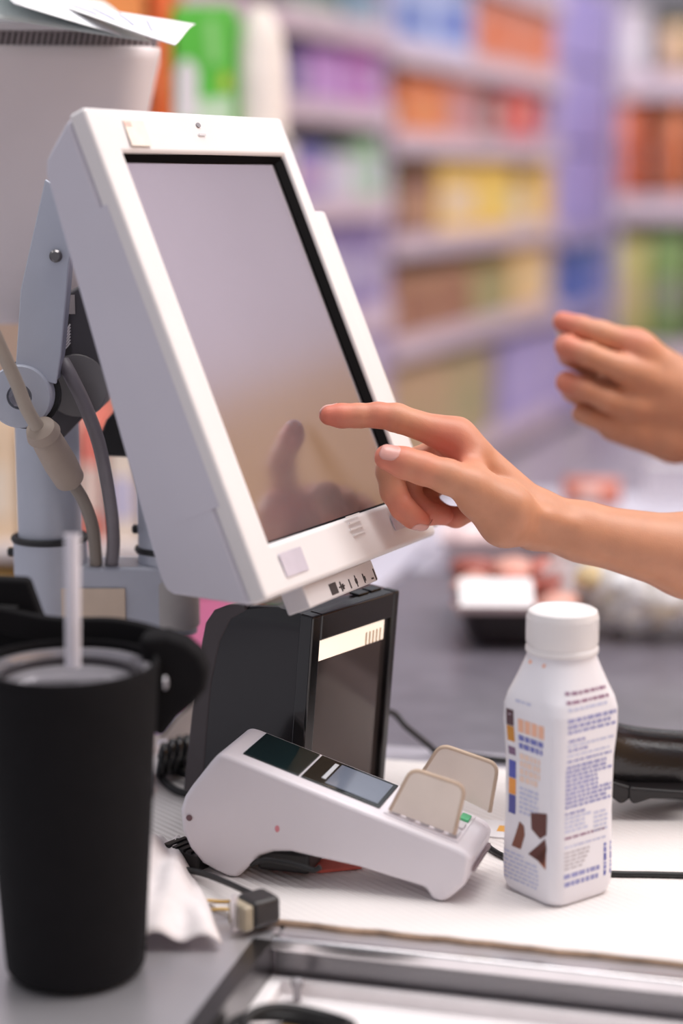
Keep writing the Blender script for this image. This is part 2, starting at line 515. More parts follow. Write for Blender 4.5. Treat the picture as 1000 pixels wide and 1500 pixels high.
for k in range(7):
    a0, b0 = hb.pix(90, 514 - 4 * k, .013); a1, b1 = hb.pix(103, 502 - 4.5 * k, .013)
    V, F = tubevf([hb.w(a0, b0, 0.0131), hb.w((a0 + a1) / 2, (b0 + b1) / 2 - .001, 0.0131), hb.w(a1, b1, 0.0131)], 0.00055, 5, 3)
    mesh('label_stroke', V, F, mat('label_white', (222, 214, 216), 0.6), stand)
box('label_sticker', hb, hb.pix(95, 460, .013)[0], hb.pix(110, 460, .013)[0], hb.pix(95, 460, .013)[1], hb.pix(95, 432, .013)[1], 0.0125, 0.0132, mat('label_grey', (170, 160, 158), 0.6), stand)
lever = Fr((0, 1.43, 0), EX, EZ, (0, -1, 0))
prism('tilt_lever', lever, [lever.pix(x, y) for x, y in [(147, 640), (158, 612), (176, 592), (215, 585), (225, 668), (150, 665)]], -0.015, 0.015, M_blackm, stand, bevel=0.004)

# cables on the stand
cb = thing('display_cable', atY(30, 600, 1.28), 'beige cable with a thick ferrite collar hanging beside the grey post', 'cable')
M_cab = mat('cable_beige', (176, 164, 150), 0.5)
fpath = [atY(-14, 478, 1.25), atY(2, 512, 1.262), atY(24, 560, 1.272), atY(40, 600, 1.278), atY(62, 636, 1.29)]
tube('upper_lead', fpath, 0.0050, M_cab, cb)
f0, f1 = atY(64, 636, 1.292), atY(104, 706, 1.33)
fd = (f1 - f0) / np.linalg.norm(f1 - f0)
fa = np.cross(fd, (0, 1, 0)); fa /= np.linalg.norm(fa)
L = float(np.linalg.norm(f1 - f0))
lathe('ferrite_collar', f0, [(0.005, -0.010), (0.0105, -0.007), (0.0125, 0.0), (0.0105, 0.004), (0.0112, 0.009), (0.0120, L * 0.6), (0.0112, L - 0.004), (0.006, L + 0.002)], mat('ferrite_tan', (172, 156, 142), 0.55), cb, seg=28, axis=Fr(f0, fa, np.cross(fd, fa), fd))
tube('lower_lead', [atY(103, 704, 1.33), atY(122, 733, 1.345), atY(136, 775, 1.36), atY(141, 826, 1.385), atY(141, 835, 1.40)], 0.0048, mat('cable_beige_dark', (140, 130, 120), 0.5), cb)
c2 = tube('power_cable', [atY(92, 530, 1.33), atY(104, 552, 1.325), atY(126, 598, 1.33), atY(146, 655, 1.34), atY(161, 735, 1.355), atY(166, 790, 1.37), atY(163, 832, 1.39)], 0.0052, mat('cable_grey', (126, 120, 124), 0.45), None)
tag(c2, 'plain grey cable curving down between the two posts', 'cable')

# ------------------------------------------------------------------ second display (rear view) and papers
DF = Fr(atY(120, 262, 1.52), (math.cos(R(6)), math.sin(R(6)), 0), (-math.sin(R(6)), math.cos(R(6)), 0), EZ)
dis = thing('customer_display', DF.w(-0.08, 0.08, -0.13), 'boxy off-white display housing seen from behind, topped with loose papers', 'monitor')
def dsec(z, x1, y0, y1, x0=-0.30, r=0.03):
    w, d = x1 - x0, y1 - y0
    return [DF.w(x0 + w / 2 + a, y0 + d / 2 + b, z) for a, b in rrect(w, d, r, 6)]
xr = lambda x, y: DF.pix(x, y)[0] if False else (atY(x, y, 1.52)[0] - DF.o[0])
zz = lambda y: atY(100, y, 1.52)[2] - DF.o[2]
secs = [dsec(zz(478), xr(120, 478), 0.03, 0.15, r=0.02), dsec(zz(468), xr(135, 468), 0.018, 0.16), dsec(zz(440), xr(150, 440), 0.008, 0.17), dsec(zz(300), xr(192, 300), -0.004, 0.19), dsec(zz(155), xr(218, 155), -0.012, 0.2), dsec(zz(90), xr(231, 90), -0.016, 0.21), dsec(zz(74), xr(235, 74), -0.015, 0.21), dsec(zz(68), xr(235, 68), -0.012, 0.21)]
V, F = loft(secs)
mesh('housing', V, F, mat('crt_plastic', (230, 220, 221), 0.5, var=0.025, scale=10), dis, smooth=True, auto=60)
# vent band under the raised lid
secs = [dsec(zz(70), xr(229, 68), 0.004, 0.20), dsec(zz(44), xr(226, 46), 0.006, 0.20)]
V, F = loft(secs)
mesh('vent_band', V, F, mat('vent_dark', (96, 88, 92), 0.6), dis, smooth=True, auto=60)
for k in range(46):
    x = xr(226, 60) - 0.006 - 0.0048 * k
    V = [DF.w(x + dx + sh_, 0.0035 + dy, z) for z, sh_ in ((zz(70), 0), (zz(45), 0.003)) for dx, dy in ((0, 0), (0.0024, 0), (0.0024, 0.004), (0, 0.004))]
    mesh('vent_slat', V, [(0, 1, 2, 3), (4, 5, 6, 7), (0, 1, 5, 4), (1, 2, 6, 5), (2, 3, 7, 6), (3, 0, 4, 7)], mat('vent_light', (188, 178, 180), 0.5), dis)
secs = [dsec(zz(46), xr(234, 62), -0.010, 0.21), dsec(zz(36), xr(233, 58), -0.012, 0.21), dsec(zz(28), xr(225, 50), 0.004, 0.2)]
V, F = loft(secs)
mesh('lid', V, F, M_plastic2, dis, smooth=True, auto=60)
box('mount', DF, xr(40, 400), xr(150, 400), -0.03, 0.06, zz(520), zz(440), M_blackm, dis, bevel=0.004)
# loose papers on the lid
M_paper = mat('paper', (240, 238, 240), 0.7, var=0.015)
M_paperg = mat('paper_greenish', (214, 222, 220), 0.7, var=0.02)
def paper(P, m, label, lines=0, grp='loose papers on the rear display'):
    P = [np.array(p) for p in P]
    n = 8
    V, F = [], []
    for i in range(n + 1):
        for j in range(n + 1):
            s_, t_ = i / n, j / n
            p = P[0] * (1 - s_) * (1 - t_) + P[1] * s_ * (1 - t_) + P[2] * s_ * t_ + P[3] * (1 - s_) * t_
            p = p + EZ * 0.004 * math.sin(3.1 * s_ + 1.3 * t_)
            V.append(p)
    for i in range(n):
        for j in range(n):
            F.append((i * (n + 1) + j, (i + 1) * (n + 1) + j, (i + 1) * (n + 1) + j + 1, i * (n + 1) + j + 1))
    o = mesh('paper_sheet', V, F, m, None, smooth=True, solid=0.0006)
    tag(o, label, 'paper', grp)
    for k in range(lines):
        t0 = 0.25 + 0.5 * k / max(lines - 1, 1)
        pts = [P[0] * (1 - s_) * (1 - t0) + P[1] * s_ * (1 - t0) + P[2] * s_ * t0 + P[3] * (1 - s_) * t0 + EZ * (0.0012 + 0.004 * math.sin(3.1 * s_ + 1.3 * t0)) for s_ in (0.35, 0.5, 0.62, 0.74)]
        V, F = tubevf(pts, 0.0007, 4, 2)
        mesh('printed_line', V, F, mat('ink_faint', (190, 192, 214), 0.7), o)
    return o
paper([atY(-60, -22, 1.50), atY(-80, 14, 1.44), atY(222, 54, 1.47), atY(150, 8, 1.62)], M_paperg, 'pale greenish sheet lying lowest on the rear display', 0)
paper([atY(-20, -10, 1.58), atY(150, 30, 1.455), atY(256, 59, 1.435), atY(286, 43, 1.49)], M_paper, 'white printed slip with its pointed corner jutting past the display edge', 4)
paper([atY(-30, -22, 1.47), atY(20, 6, 1.44), atY(178, 44, 1.46), atY(90, -4, 1.60)], mat('paper_white2', (232, 234, 238), 0.7), 'white sheet fanned across the middle of the paper pile', 0)

# ------------------------------------------------------------------ upright barcode scanner
ta = R(36)
tn = np.array([math.cos(ta), -math.sin(ta), 0])      # horizontal facing direction
tw = np.array([math.sin(ta), math.cos(ta), 0])
tl = R(5.0)
tu = math.cos(tl) * EZ + math.sin(tl) * tn
tf = math.cos(tl) * tn - math.sin(tl) * EZ
p0 = atY(573, 861, 1.36)                             # far top corner of the face
TF = Fr(p0, tw, tu, tf)
TW = 0.108
TH = 0.163
# origin at the near bottom of the face
TF.o = TF.w(-TW, -TH, 0)
tow = thing('barcode_scanner', (TF.o[0] + 0.02, TF.o[1] + 0.03, CT), 'black upright barcode scanner with a tall glass window, behind the card reader', 'scanner')
def tsec(h, d, w0=0.0, w1=TW, r=0.014):
    # plan outline: flat face at front, rounded rear
    pts = [(w0, 0.0), (w1, 0.0)]
    for k in range(9):
        q = R(k * 90 / 8)
        pts.append((w1 - r + r * math.cos(q), -d + r - r * math.sin(q)))
    for k in range(9):
        q = R(90 + k * 90 / 8)
        pts.append((w0 + r + r * math.cos(q) * 1.0, -d + r - r * math.sin(q)))
    return [TF.w(a, h, c) for a, c in pts]
secs = [tsec(0.0, 0.100), tsec(0.05, 0.098), tsec(0.10, 0.094), tsec(0.135, 0.088), tsec(0.147, 0.079), tsec(0.154, 0.066), tsec(0.159, 0.050, 0.001), tsec(0.162, 0.035, 0.002)]
V, F = loft(secs)
mesh('housing', V, F, mat('scanner_black', (26, 23, 26), 0.22, spec=0.6), tow, smooth=True, auto=35)
prism('rear_cover', Fr(TF.o, TF.z, TF.y, TF.x), [(-0.103, 0), (-0.0965, 0.10), (-0.0905, 0.136), (-0.083, 0.1475), (-0.072, 0.1535), (-0.055, 0.159), (-0.052, 0.154), (-0.066, 0.144), (-0.075, 0.125), (-0.081, 0.09), (-0.084, 0.0)], -0.0006, TW + 0.0006, mat('scanner_brown_black', (66, 58, 60), 0.4), tow, bevel=0.002)
FT = 0.008
# front frame of four bars
bx_ = mat('scanner_frame', (16, 15, 17), 0.12, spec=0.7)
frm = box('frame_bar', TF, -0.001, 0.010, -0.002, TH, -0.004, FT, bx_, tow, bevel=0.0015)
box('frame_bar', TF, TW - 0.007, TW, -0.002, TH, -0.004, FT, bx_, tow, bevel=0.0015)
box('frame_bar', TF, 0.010, TW - 0.007, TH - 0.020, TH, -0.004, FT, bx_, tow, bevel=0.0015)
box('frame_bar', TF, 0.010, TW - 0.007, -0.002, 0.012, -0.004, FT, bx_, tow, bevel=0.0015)
box('window', TF, 0.009, TW - 0.006, 0.011, TH - 0.019, 0.0002, 0.003, mat('scanner_glass', (92, 84, 82), 0.07, metal=0.55, var=0.02), tow)
# lamp bar behind the top of the window
lb = box('light_bar', TF, 0.0125, TW - 0.012, TH - 0.037, TH - 0.0215, 0.003, 0.0042, mat('lamp_warm', (255, 240, 222), 0.4, emit=0.75, var=0.0), tow, bevel=0.0005)
for k in range(5):
    box('light_rib', TF, TW - 0.036 + 0.0045 * k, TW - 0.0345 + 0.0045 * k, TH - 0.0365, TH - 0.027, 0.004, 0.0047, mat('lamp_rib', (214, 196, 172), 0.5), lb)
for k in range(2):
    box('top_button', TF, 0.070 + 0.016 * k, 0.083 + 0.016 * k, TH - 0.0005, TH + 0.0012, -0.012, -0.003, M_black, tow, bevel=0.0005)
box('foot', TF, 0.0, TW, -0.004, 0.003, -0.10, -0.002, M_rubber, tow)

# ------------------------------------------------------------------ card payment terminal
KA = atZ(345, 1287)
KE = atZ(645, 1322)
kd = (KE - KA) / np.linalg.norm(KE - KA)
kn = np.array([-kd[1], kd[0], 0])
KF = Fr(KA, kd, EZ, kn)          # a along, b up, c across (away from the viewer)
KW = 0.066
pay = thing('card_reader', KF.w(0.06, 0, KW / 2), 'white card payment terminal with beige keypad shields, standing on the mat', 'card reader')
prof = [(0.001, 0.0), (-0.005, 0.0), (-0.014, 0.003), (-0.0250, 0.0078), (-0.034, 0.018), (-0.0395, 0.030), (-0.0407, 0.0456), (-0.0375, 0.055), (-0.0324, 0.0627), (-0.018, 0.0815), (-0.0114, 0.0891), (-0.004, 0.0876),
        (0.157, 0.0392), (0.164, 0.0355), (0.1655, 0.031), (0.1625, 0.0145), (0.1545, 0.006), (0.1480, 0.0), (0.1400, 0.0), (0.1345, 0.0085), (0.0870, 0.0180), (0.0609, 0.0208), (0.0400, 0.0232), (0.0276, 0.0218), (0.0175, 0.0175), (0.0095, 0.0095)]
M_pay = mat('terminal_white', (234, 228, 234), 0.35, var=0.015, scale=20)
prism('body', KF, prof, 0.0, KW, M_pay, pay, bevel=0.0042, seg=4)
# top plane
t0 = np.array([-0.004, 0.0876]); t1 = np.array([0.157, 0.0392])
td_ = (t1 - t0) / np.linalg.norm(t1 - t0)
PF = Fr(KF.w(t0[0], t0[1], 0), td_[0] * kd + td_[1] * EZ, kn, np.cross(td_[0] * kd + td_[1] * EZ, kn))
if PF.z[2] < 0: PF.z = -PF.z
LT = float(np.linalg.norm(t1 - t0))
def pq(x, y, c=0.0): return PF.pix(x, y, c)
def quad(name, pts, c0, c1, m, par, bevel=0.0005):
    return prism(name, PF, pts, c0, c1, m, par, bevel=bevel)
a0 = pq(347, 1104)[0]; a1 = pq(579, 1146)[0]; am = pq(420, 1108)[0]
wl, wh = 0.012, KW - 0.006
M_pgl = mat('terminal_glass', (16, 24, 26), 0.08, spec=0.7, var=0.03)
quad('paper_door', [(0.006, wl), (0.048, wl), (0.048, wh), (0.006, wh)], 0.0, 0.0012, mat('door_teal_black', (18, 34, 36), 0.12, spec=0.7), pay)
scr = quad('display_panel', [(0.0495, wl), (0.108, wl), (0.108, wh), (0.0495, wh)], 0.0, 0.0012, M_pgl, pay)
quad('lcd', [(0.066, wl + 0.004), (0.105, wl + 0.004), (0.105, wh - 0.004), (0.066, wh - 0.004)], 0.0011, 0.0015, mat('lcd_blue_grey', (112, 120, 136), 0.1, var=0.04, spec=0.7), scr)
quad('status_strip', [(0.0615, wl + 0.010), (0.0645, wl + 0.010), (0.0645, wh - 0.006), (0.0615, wh - 0.006)], 0.0011, 0.0015, mat('strip_silver', (205, 208, 214), 0.25), scr)
# keypad
key_m = {'w': mat('key_grey', (214, 210, 214), 0.5), 'g': mat('key_green', (96, 200, 140), 0.45), 'r': mat('key_red', (205, 60, 54), 0.45), 'y': mat('key_yellow', (226, 190, 70), 0.45)}
kp = quad('keypad', [(0.112, 0.008), (LT - 0.002, 0.008), (LT - 0.002, KW - 0.005), (0.112, KW - 0.008)], 0.0, 0.0008, M_pay, pay)
for i in range(5):
    for j in range(3):
        ka, kb_ = 0.1165 + i * 0.0102, 0.0130 + j * 0.0155
        cm = 'w'
        if i == 4: cm = ('w', 'w', 'g')[j]
        quad('key', [(ka, kb_), (ka + 0.0066, kb_), (ka + 0.0066, kb_ + 0.0105), (ka, kb_ + 0.0105)], 0.0007, 0.0028, key_m[cm], kp)
# privacy shields: rounded beige walls each side of the keypad
M_sh = mat('shield_beige', (240, 227, 216), 0.55, var=0.03)
M_shr = mat('shield_rim', (206, 182, 160), 0.55)
def shield(off, corners):
    fr = Fr(KF.w(0, 0, off), kd, EZ, kn)
    q = [np.array(fr.pix(*c)) for c in corners]       # bottom-left, top-left, top-right, bottom-right
    pts = []
    pts.append(q[0])
    for c, pv, nx in ((q[1], q[0], q[2]), (q[2], q[1], q[3])):
        u0 = (pv - c) / np.linalg.norm(pv - c); u1 = (nx - c) / np.linalg.norm(nx - c); r = 0.007
        for k in range(6):
            t = k / 5
            pts.append((1 - t) ** 2 * (c + u0 * r) + 2 * t * (1 - t) * c + t * t * (c + u1 * r))
    pts.append(q[3])
    o = prism('privacy_shield', fr, [tuple(p) for p in pts], 0.0, 0.0028, M_sh, pay, bevel=0.0008)
    V, F = tubevf([fr.w(p[0], p[1], 0.0014) for p in pts], 0.0017, 8, 1)
    mesh('rim', V, F, M_shr, o, smooth=True)
shield(0.010, [(571, 1188), (603, 1127), (680, 1153), (664, 1223)])
shield(0.056, [(614, 1140), (645, 1092), (728, 1121), (716, 1190)])
# red stripe and screw, lower parting line, slot and feet
s = KF.w(-0.0335, 0.0405, -0.0002)
lathe('screw', s, [(0.0022, 0), (0.0022, 0.0006), (0.001, 0.0009)], mat('screw_brown', (120, 90, 96), 0.5), pay, seg=14, axis=Fr(s, kd, EZ, -kn))
s = KF.pix(406, 1214)
prism('red_spot', KF, [(s[0] + .0016 * math.cos(t), s[1] + .0024 * math.sin(t)) for t in np.linspace(0, 6.28, 10, endpoint=False)], -0.0004, 0.001, mat('spot_red', (222, 140, 150), 0.5), pay)
fs = Fr(KF.w(0.1655, 0.0, 0), kn, EZ, kd)
box('card_slot', fs, 0.012, KW - 0.006, 0.0195, 0.0225, -0.004, 0.0004, mat('slot_dark', (150, 132, 136), 0.6), pay)
for a in (0.144, -0.004):
    for c in (0.006, KW - 0.006):
        lathe('rubber_foot', KF.w(a, 0, c), [(0.004, 0.0), (0.004, 0.002)], M_rubber, pay, seg=14)
# cable port under the arch
box('port', KF, 0.012, 0.050, 0.004, 0.020, 0.010, 0.05, M_blackm, pay, bevel=0.003)
tube('terminal_lead', [KF.w(0.010, 0.010, 0.004), KF.w(0.022, 0.0165, -0.001), KF.w(0.038, 0.0165, -0.002), KF.w(0.050, 0.0150, -0.002), KF.w(0.057, 0.0130, -0.001), KF.w(0.0615, 0.0155, 0.0)], 0.0019, M_rubber, pay)
rp = prism('receipt_card', CF, [CF.pix(x, y) for x, y in [(398, 1276), (500, 1258), (540, 1266), (528, 1274), (470, 1280)]], 0.0005, 0.0025, mat('card_red', (226, 110, 96), 0.5), None)
tag(rp, 'red card lying on the mat under the payment terminal', 'card')

# ------------------------------------------------------------------ milk bottle
bc = np.array([*(atZ(815, 1302)[:2]), CT])
BA = R(37)
bot = thing('milk_bottle', bc, 'white plastic milk bottle with blue print and chocolate pieces, screw cap on', 'bottle')
BP = [(0.000, 0.0250, 0.011), (0.002, 0.0268, 0.011), (0.008, 0.0284, 0.010), (0.020, 0.0286, 0.0095), (0.060, 0.0277, 0.009), (0.095, 0.0280, 0.009), (0.118, 0.0298, 0.010), (0.130, 0.0302, 0.012), (0.138, 0.0294, 0.015), (0.146, 0.0275, 0.0185), (0.155, 0.0250, 0.0200), (0.162, 0.0232, 0.0212), (0.166, 0.0226, 0.0222)]
HB = 0.197
def bprof(z):
    zs = [p[0] for p in BP]
    return float(np.interp(z, zs, [p[1] for p in BP])), float(np.interp(z, zs, [p[2] for p in BP]))
def bsec(z):
    h, r = bprof(z)
    r = min(r, h - 1e-4)
    out = []
    for x, y in rrect(2 * h, 2 * h, r, 6):
        out.append((bc[0] + x * math.cos(BA) - y * math.sin(BA), bc[1] + x * math.sin(BA) + y * math.cos(BA), CT + z))
    return out
zl = sorted(set([p[0] for p in BP] + list(np.linspace(0.02, 0.166, 40))))
V, F = loft([bsec(z) for z in zl])
M_bottle = mat('bottle_white', (236, 234, 240), 0.3, var=0.01)
mesh('bottle_body', V, F, M_bottle, bot, smooth=True, auto=50)
def zr(prof): return [(r, z) for r, z in prof]
cap = lathe('cap', bc, [(0.0235, 0.1665), (0.0242, 0.1672), (0.0242, 0.1700), (0.0232, 0.1710), (0.0232, 0.1720), (0.0240, 0.1735), (0.0236, 0.1915), (0.0228, 0.1945), (0.0205, 0.1958), (0.0190, 0.1956), (0.0185, 0.1950)], M_plastic, bot, seg=64)
for k in range(48):
    q = 2 * math.pi * k / 48
    if math.sin(q) > 0.35: continue
    f = Fr((bc[0] + 0.0238 * math.cos(q), bc[1] + 0.0238 * math.sin(q), CT), (-math.sin(q), math.cos(q), 0), (math.cos(q), math.sin(q), 0), EZ)
    box('cap_rib', f, -0.0006, 0.0006, -0.0004, 0.0003, 0.1745, 0.1905, M_plastic, cap)
# printed marks conforming to the flat sides
def dec(name, side, u0, u1, z0, z1, m, par, nz=3, slant=0.0):
    """patch on a bottle side; u from -1 to 1 across the flat face; side 0 = left in view, 1 = right in view"""
    ang = BA + (math.pi if side == 0 else -math.pi / 2)
    nx, ny = math.cos(ang), math.sin(ang)
    tx, ty = -ny, nx                      # to the right as seen from outside
    V, F = [], []
    for i in range(nz + 1):
        for u in (u0, u1):
            z = z0 + (z1 - z0) * i / nz + slant * u
            h, r = bprof(z)
            e = abs(u) * h
            off = h + 0.00022
            if e > h - r:                  # round the corner
                q = min(1.0, (e - (h - r)) / r)
                off = h - r + math.sqrt(max(0.0, 1 - q * q)) * r + 0.0003
            V.append((bc[0] + nx * off + tx * u * h, bc[1] + ny * off + ty * u * h, CT + z))
    for i in range(nz):
        F.append((2 * i, 2 * i + 1, 2 * i + 3, 2 * i + 2))
    return mesh(name, V, F, m, par)
INK = mat('ink_blue_grey', (150, 152, 198), 0.5)
INKB = mat('ink_blue', (72, 78, 170), 0.5)
INKO = mat('ink_orange', (244, 190, 160), 0.5)
INKM = mat('ink_mauve', (150, 112, 140), 0.5)
INKL = mat('ink_pale', (196, 200, 226), 0.5)
random.seed(21)
def textrow(side, u0, u1, z, h, m, gap=0.25):
    """one line of small words"""
    u = u0
    while u < u1 - 0.04:
        w = random.uniform(0.07, 0.22)
        dec('print', side, u, min(u + w, u1), z, z + h, m, bot, 1)
        u += w + random.uniform(0.025, 0.05)
# right-hand side: nutrition text
for z, u1, m, h in [(0.1450, 0.52, INKM, .0020), (0.1395, 0.62, INKM, .0020), (0.1350, 0.45, INKL, .0018), (0.1275, .72, INK, .0026), (0.1235, .55, INK, .0024), (0.1200, .72, INK, .0020), (0.1140, -.2, INK, .0018), (0.1108, .72, INKL, .0016), (0.1075, -.1, INK, .0018), (0.1040, .6, INKL, .0014), (0.1000, .7, INK, .0016), (0.0955, .55, INK, .0022)]:
    textrow(1, -0.72 if u1 > 0.5 else -0.70, u1, z, h, m)
for k in range(9):
    textrow(1, -0.74, random.choice([0.75, 0.6, 0.74, 0.3]), 0.0925 - 0.0030 * k, 0.0019, INK)
for k in range(5):
    textrow(1, -0.74, random.choice([-0.1, 0.1, 0.0]), 0.0640 - 0.0030 * k, 0.0017, INK if k < 1 else INKL)
    textrow(1, 0.2, 0.66, 0.0600 - 0.0031 * k, 0.0015, INKL)
textrow(1, -0.74, 0.58, 0.0475, 0.0016, INKM)
textrow(1, -0.74, 0.6, 0.0415, 0.0013, INKL)
for k in range(5):
    textrow(1, -0.74, 0.1 - 0.05 * k, 0.0375 - 0.0027 * k, 0.0012, mat('ink_warm_grey', (190, 184, 190), 0.5))
textrow(1, -0.74, 0.40, 0.0205, 0.0030, INK)
textrow(1, -0.72, 0.42, 0.0148, 0.0032, INK)
for k, (zz0, hh) in enumerate([(0.0150, .0036), (0.0195, .0028), (0.0230, .0014), (0.0255, .0050), (0.0313, .0036), (0.0356, .0022)]):
    dec('bar_mark', 1, 0.54, 0.80, zz0, zz0 + hh, INKB if k in (0, 3) else mat('ink_bar', (110, 116, 190), 0.5), bot, 1)
# left-hand side: badges, flavour text, chocolate
for z0, z1, m in [(0.117, 0.128, mat('badge_brown', (92, 66, 72), 0.5)), (0.1060, 0.1165, mat('badge_gold', (206, 142, 58), 0.5)), (0.0965, 0.1020, mat('badge_plum', (128, 100, 130), 0.5)), (0.0805, 0.0925, mat('badge_blue', (88, 94, 180), 0.5)), (0.0690, 0.0800, mat('badge_orange', (240, 160, 76), 0.5)), (0.0555, 0.0685, mat('badge_navy', (86, 88, 160), 0.5))]:
    bd = dec('badge', 0, -0.68, -0.44, z0, z1, m, bot, 4)
    dec('badge_mark', 0, -0.61, -0.51, z0 + 0.3 * (z1 - z0), z0 + 0.72 * (z1 - z0), mat('badge_light', (196, 180, 196), 0.5), bot, 1)
textrow(0, -0.4, 0.1, 0.1345, 0.0016, INKL)
for k in range(4):
    dec('print', 0, -0.30 + 0.22 * k, -0.30 + 0.22 * k + 0.18, 0.1145, 0.1235, INKO, bot, 1)
textrow(0, -0.30, 0.55, 0.1085, 0.0038, mat('ink_blue2', (116, 122, 190), 0.5))
textrow(0, -0.30, 0.5, 0.1030, 0.0038, mat('ink_blue2', (116, 122, 190), 0.5))
for k in range(4):
    textrow(0, -0.30, 0.4, 0.0955 - 0.0052 * k, 0.0040, mat('ink_peach', (240, 214, 198), 0.5))
for k in range(6):
    textrow(0, -0.30, 0.35, 0.0745 - 0.0033 * k, 0.0018, INKL)
for k in range(7):
    textrow(0, -0.78, 0.42 if k not in (0,) else -0.1, 0.0275 - 0.0030 * k, 0.0014, INKL)
dec('print', 0, -0.3, 0.35, 0.1605, 0.1628, mat('ink_coral', (244, 180, 150), 0.5), bot, 1)
def choc(pts, m):
    ang = BA + math.pi
    nx, ny = math.cos(ang), math.sin(ang)
    V = []
    for u, z in pts:
        h, r = bprof(z)
        V.append((bc[0] + nx * (h + .0003) - ny * u * h, bc[1] + ny * (h + .0003) + nx * u * h, CT + z))
    mesh('chocolate_print', V, [tuple(range(len(V)))], m, bot)
CH1, CH2 = mat('choc_dark', (96, 56, 50), 0.5), mat('choc_light', (160, 98, 68), 0.5)
choc([(0.10, 0.0610), (0.66, 0.0645), (0.66, 0.0500), (0.45, 0.0455), (0.14, 0.0500)], CH1)
choc([(0.16, 0.0585), (0.36, 0.0600), (0.36, 0.0510), (0.18, 0.0515)], mat('choc_mid', (130, 82, 66), 0.5))
choc([(-0.28, 0.0520), (-0.12, 0.0500), (-0.08, 0.0440), (-0.20, 0.0330), (-0.52, 0.0330), (-0.40, 0.0420)], mat('choc_mid', (130, 82, 66), 0.5))
choc([(0.62, 0.0470), (0.40, 0.0410), (0.06, 0.0320), (0.60, 0.0290), (0.68, 0.0400)], CH1)
choc([(0.66, 0.0420), (0.30, 0.0315), (0.66, 0.0260)], CH2)

# ------------------------------------------------------------------ tumbler in a black sleeve
cc = np.array([*(atZ(108, 1450)[:2]), CT]) + np.array([-0.004, 0.038, -0.004])
cup = thing('tumbler', cc, 'large tumbler in a black fabric sleeve with a clear lid and white straw', 'cup')
M_sleeve = mat('sleeve_neoprene', (22, 21, 23), 0.85, var=0.08, scale=60, bump=0.15, bscale=900, spec=0.15)
CHT = 0.196
lathe('sleeve', cc, [(0.036, 0.0), (0.0395, 0.0015), (0.0425, 0.006), (0.0436, 0.02), (0.0485, 0.10), (0.0535, 0.185), (0.0542, CHT - .002), (0.0535, CHT), (0.0515, CHT), (0.0505, CHT - 0.018)], M_sleeve, cup, seg=72, cap=True)
M_lid = mat('lid_clear', (150, 146, 152), 0.12, var=0.02, spec=0.8, metal=0.3)
lathe('lid', cc, [(0.0500, CHT - 0.016), (0.0502, CHT - 0.006), (0.0490, CHT - 0.0045), (0.0450, CHT - 0.0045), (0.0440, CHT - 0.007), (0.0425, CHT - 0.013), (0.030, CHT - 0.014), (0.001, CHT - 0.014)], M_lid, cup, seg=72)
lathe('lid_seal', cc, [(0.0430, CHT - 0.0105), (0.0430, CHT - 0.0085), (0.0405, CHT - 0.0085), (0.0400, CHT - 0.013)], mat('seal_dark', (60, 56, 60), 0.4), cup, seg=72, cap=False)
sb_ = atY(107, 962, float(cc[1]) + 0.002)
st_ = atY(106, 782, float(cc[1]) + 0.006)
sd = (st_ - sb_) / np.linalg.norm(st_ - sb_)
sa = np.cross(sd, (0, 1, 0)); sa /= np.linalg.norm(sa)
sl = float(np.linalg.norm(st_ - sb_))
lathe('straw', sb_, [(0.0047, -0.006), (0.0047, sl), (0.0040, sl), (0.0040, sl - 0.02)], mat('straw_white', (226, 222, 230), 0.35, var=0.03, scale=60), cup, seg=24, axis=Fr(sb_, sa, np.cross(sd, sa), sd))
# carry strap: a loop at the right and a folded end at the left rear
def band(name, path, half, thick, wdir, m, par):
    S = catmull(path, 8)
    secs = []
    for i, p in enumerate(S):
        t = S[min(i + 1, len(S) - 1)] - S[max(i - 1, 0)]; t /= np.linalg.norm(t)
        wv_ = np.array(wdir, float); wv_ -= t * (wv_ @ t); wv_ /= np.linalg.norm(wv_)
        nn = np.cross(t, wv_)
        secs.append([p + a * half * wv_ + b * thick * nn for a, b in ((-1, -1), (1, -1), (1, 1), (-1, 1))])
    V, F = loft(secs)
    return mesh(name, V, F, m, par, bevel=thick * 0.8, seg=2)
yc = float(cc[1])
lpf = Fr((0, yc + 0.026, 0), EX, EZ, (0, -1, 0))
prism('strap_loop', lpf, [lpf.pix(x, y) for x, y in [(205, 928), (245, 924), (275, 934), (297, 953), (307, 980), (303, 1005), (286, 1026), (262, 1046), (238, 1078), (222, 1060)]], -0.012, 0.012, M_sleeve, cup, bevel=0.006, seg=4)
band('strap_rear', [atY(-10, 905, yc + 0.06), atY(80, 922, yc + 0.06), atY(170, 924, yc + 0.058), atY(235, 940, yc + 0.045), atY(262, 965, yc + 0.035)], 0.008, 0.004, (0, 0, 1), M_sleeve, cup)
rv = atY(241, 1000, yc + 0.005)
lathe('rivet', rv, [(0.004, 0), (0.004, 0.001), (0.002, 0.002)], M_steel, cup, seg=16, axis=Fr(rv, (0, 1, 0), EZ, (1, 0, 0)))
sp = Fr((0, yc + 0.07, 0), EX, EZ, (0, -1, 0))
fold = prism('strap_fold', sp, [sp.pix(x, y) for x, y in [(-40, 842), (44, 846), (60, 890), (74, 925), (60, 965), (-40, 965)]], -0.006, 0.006, M_sleeve, cup, bevel=0.003)
prism('strap_flap', sp, [sp.pix(x, y) for x, y in [(-40, 880), (30, 884), (22, 900), (-40, 896)]], 0.006, 0.0085, M_blackm, cup, bevel=0.001)

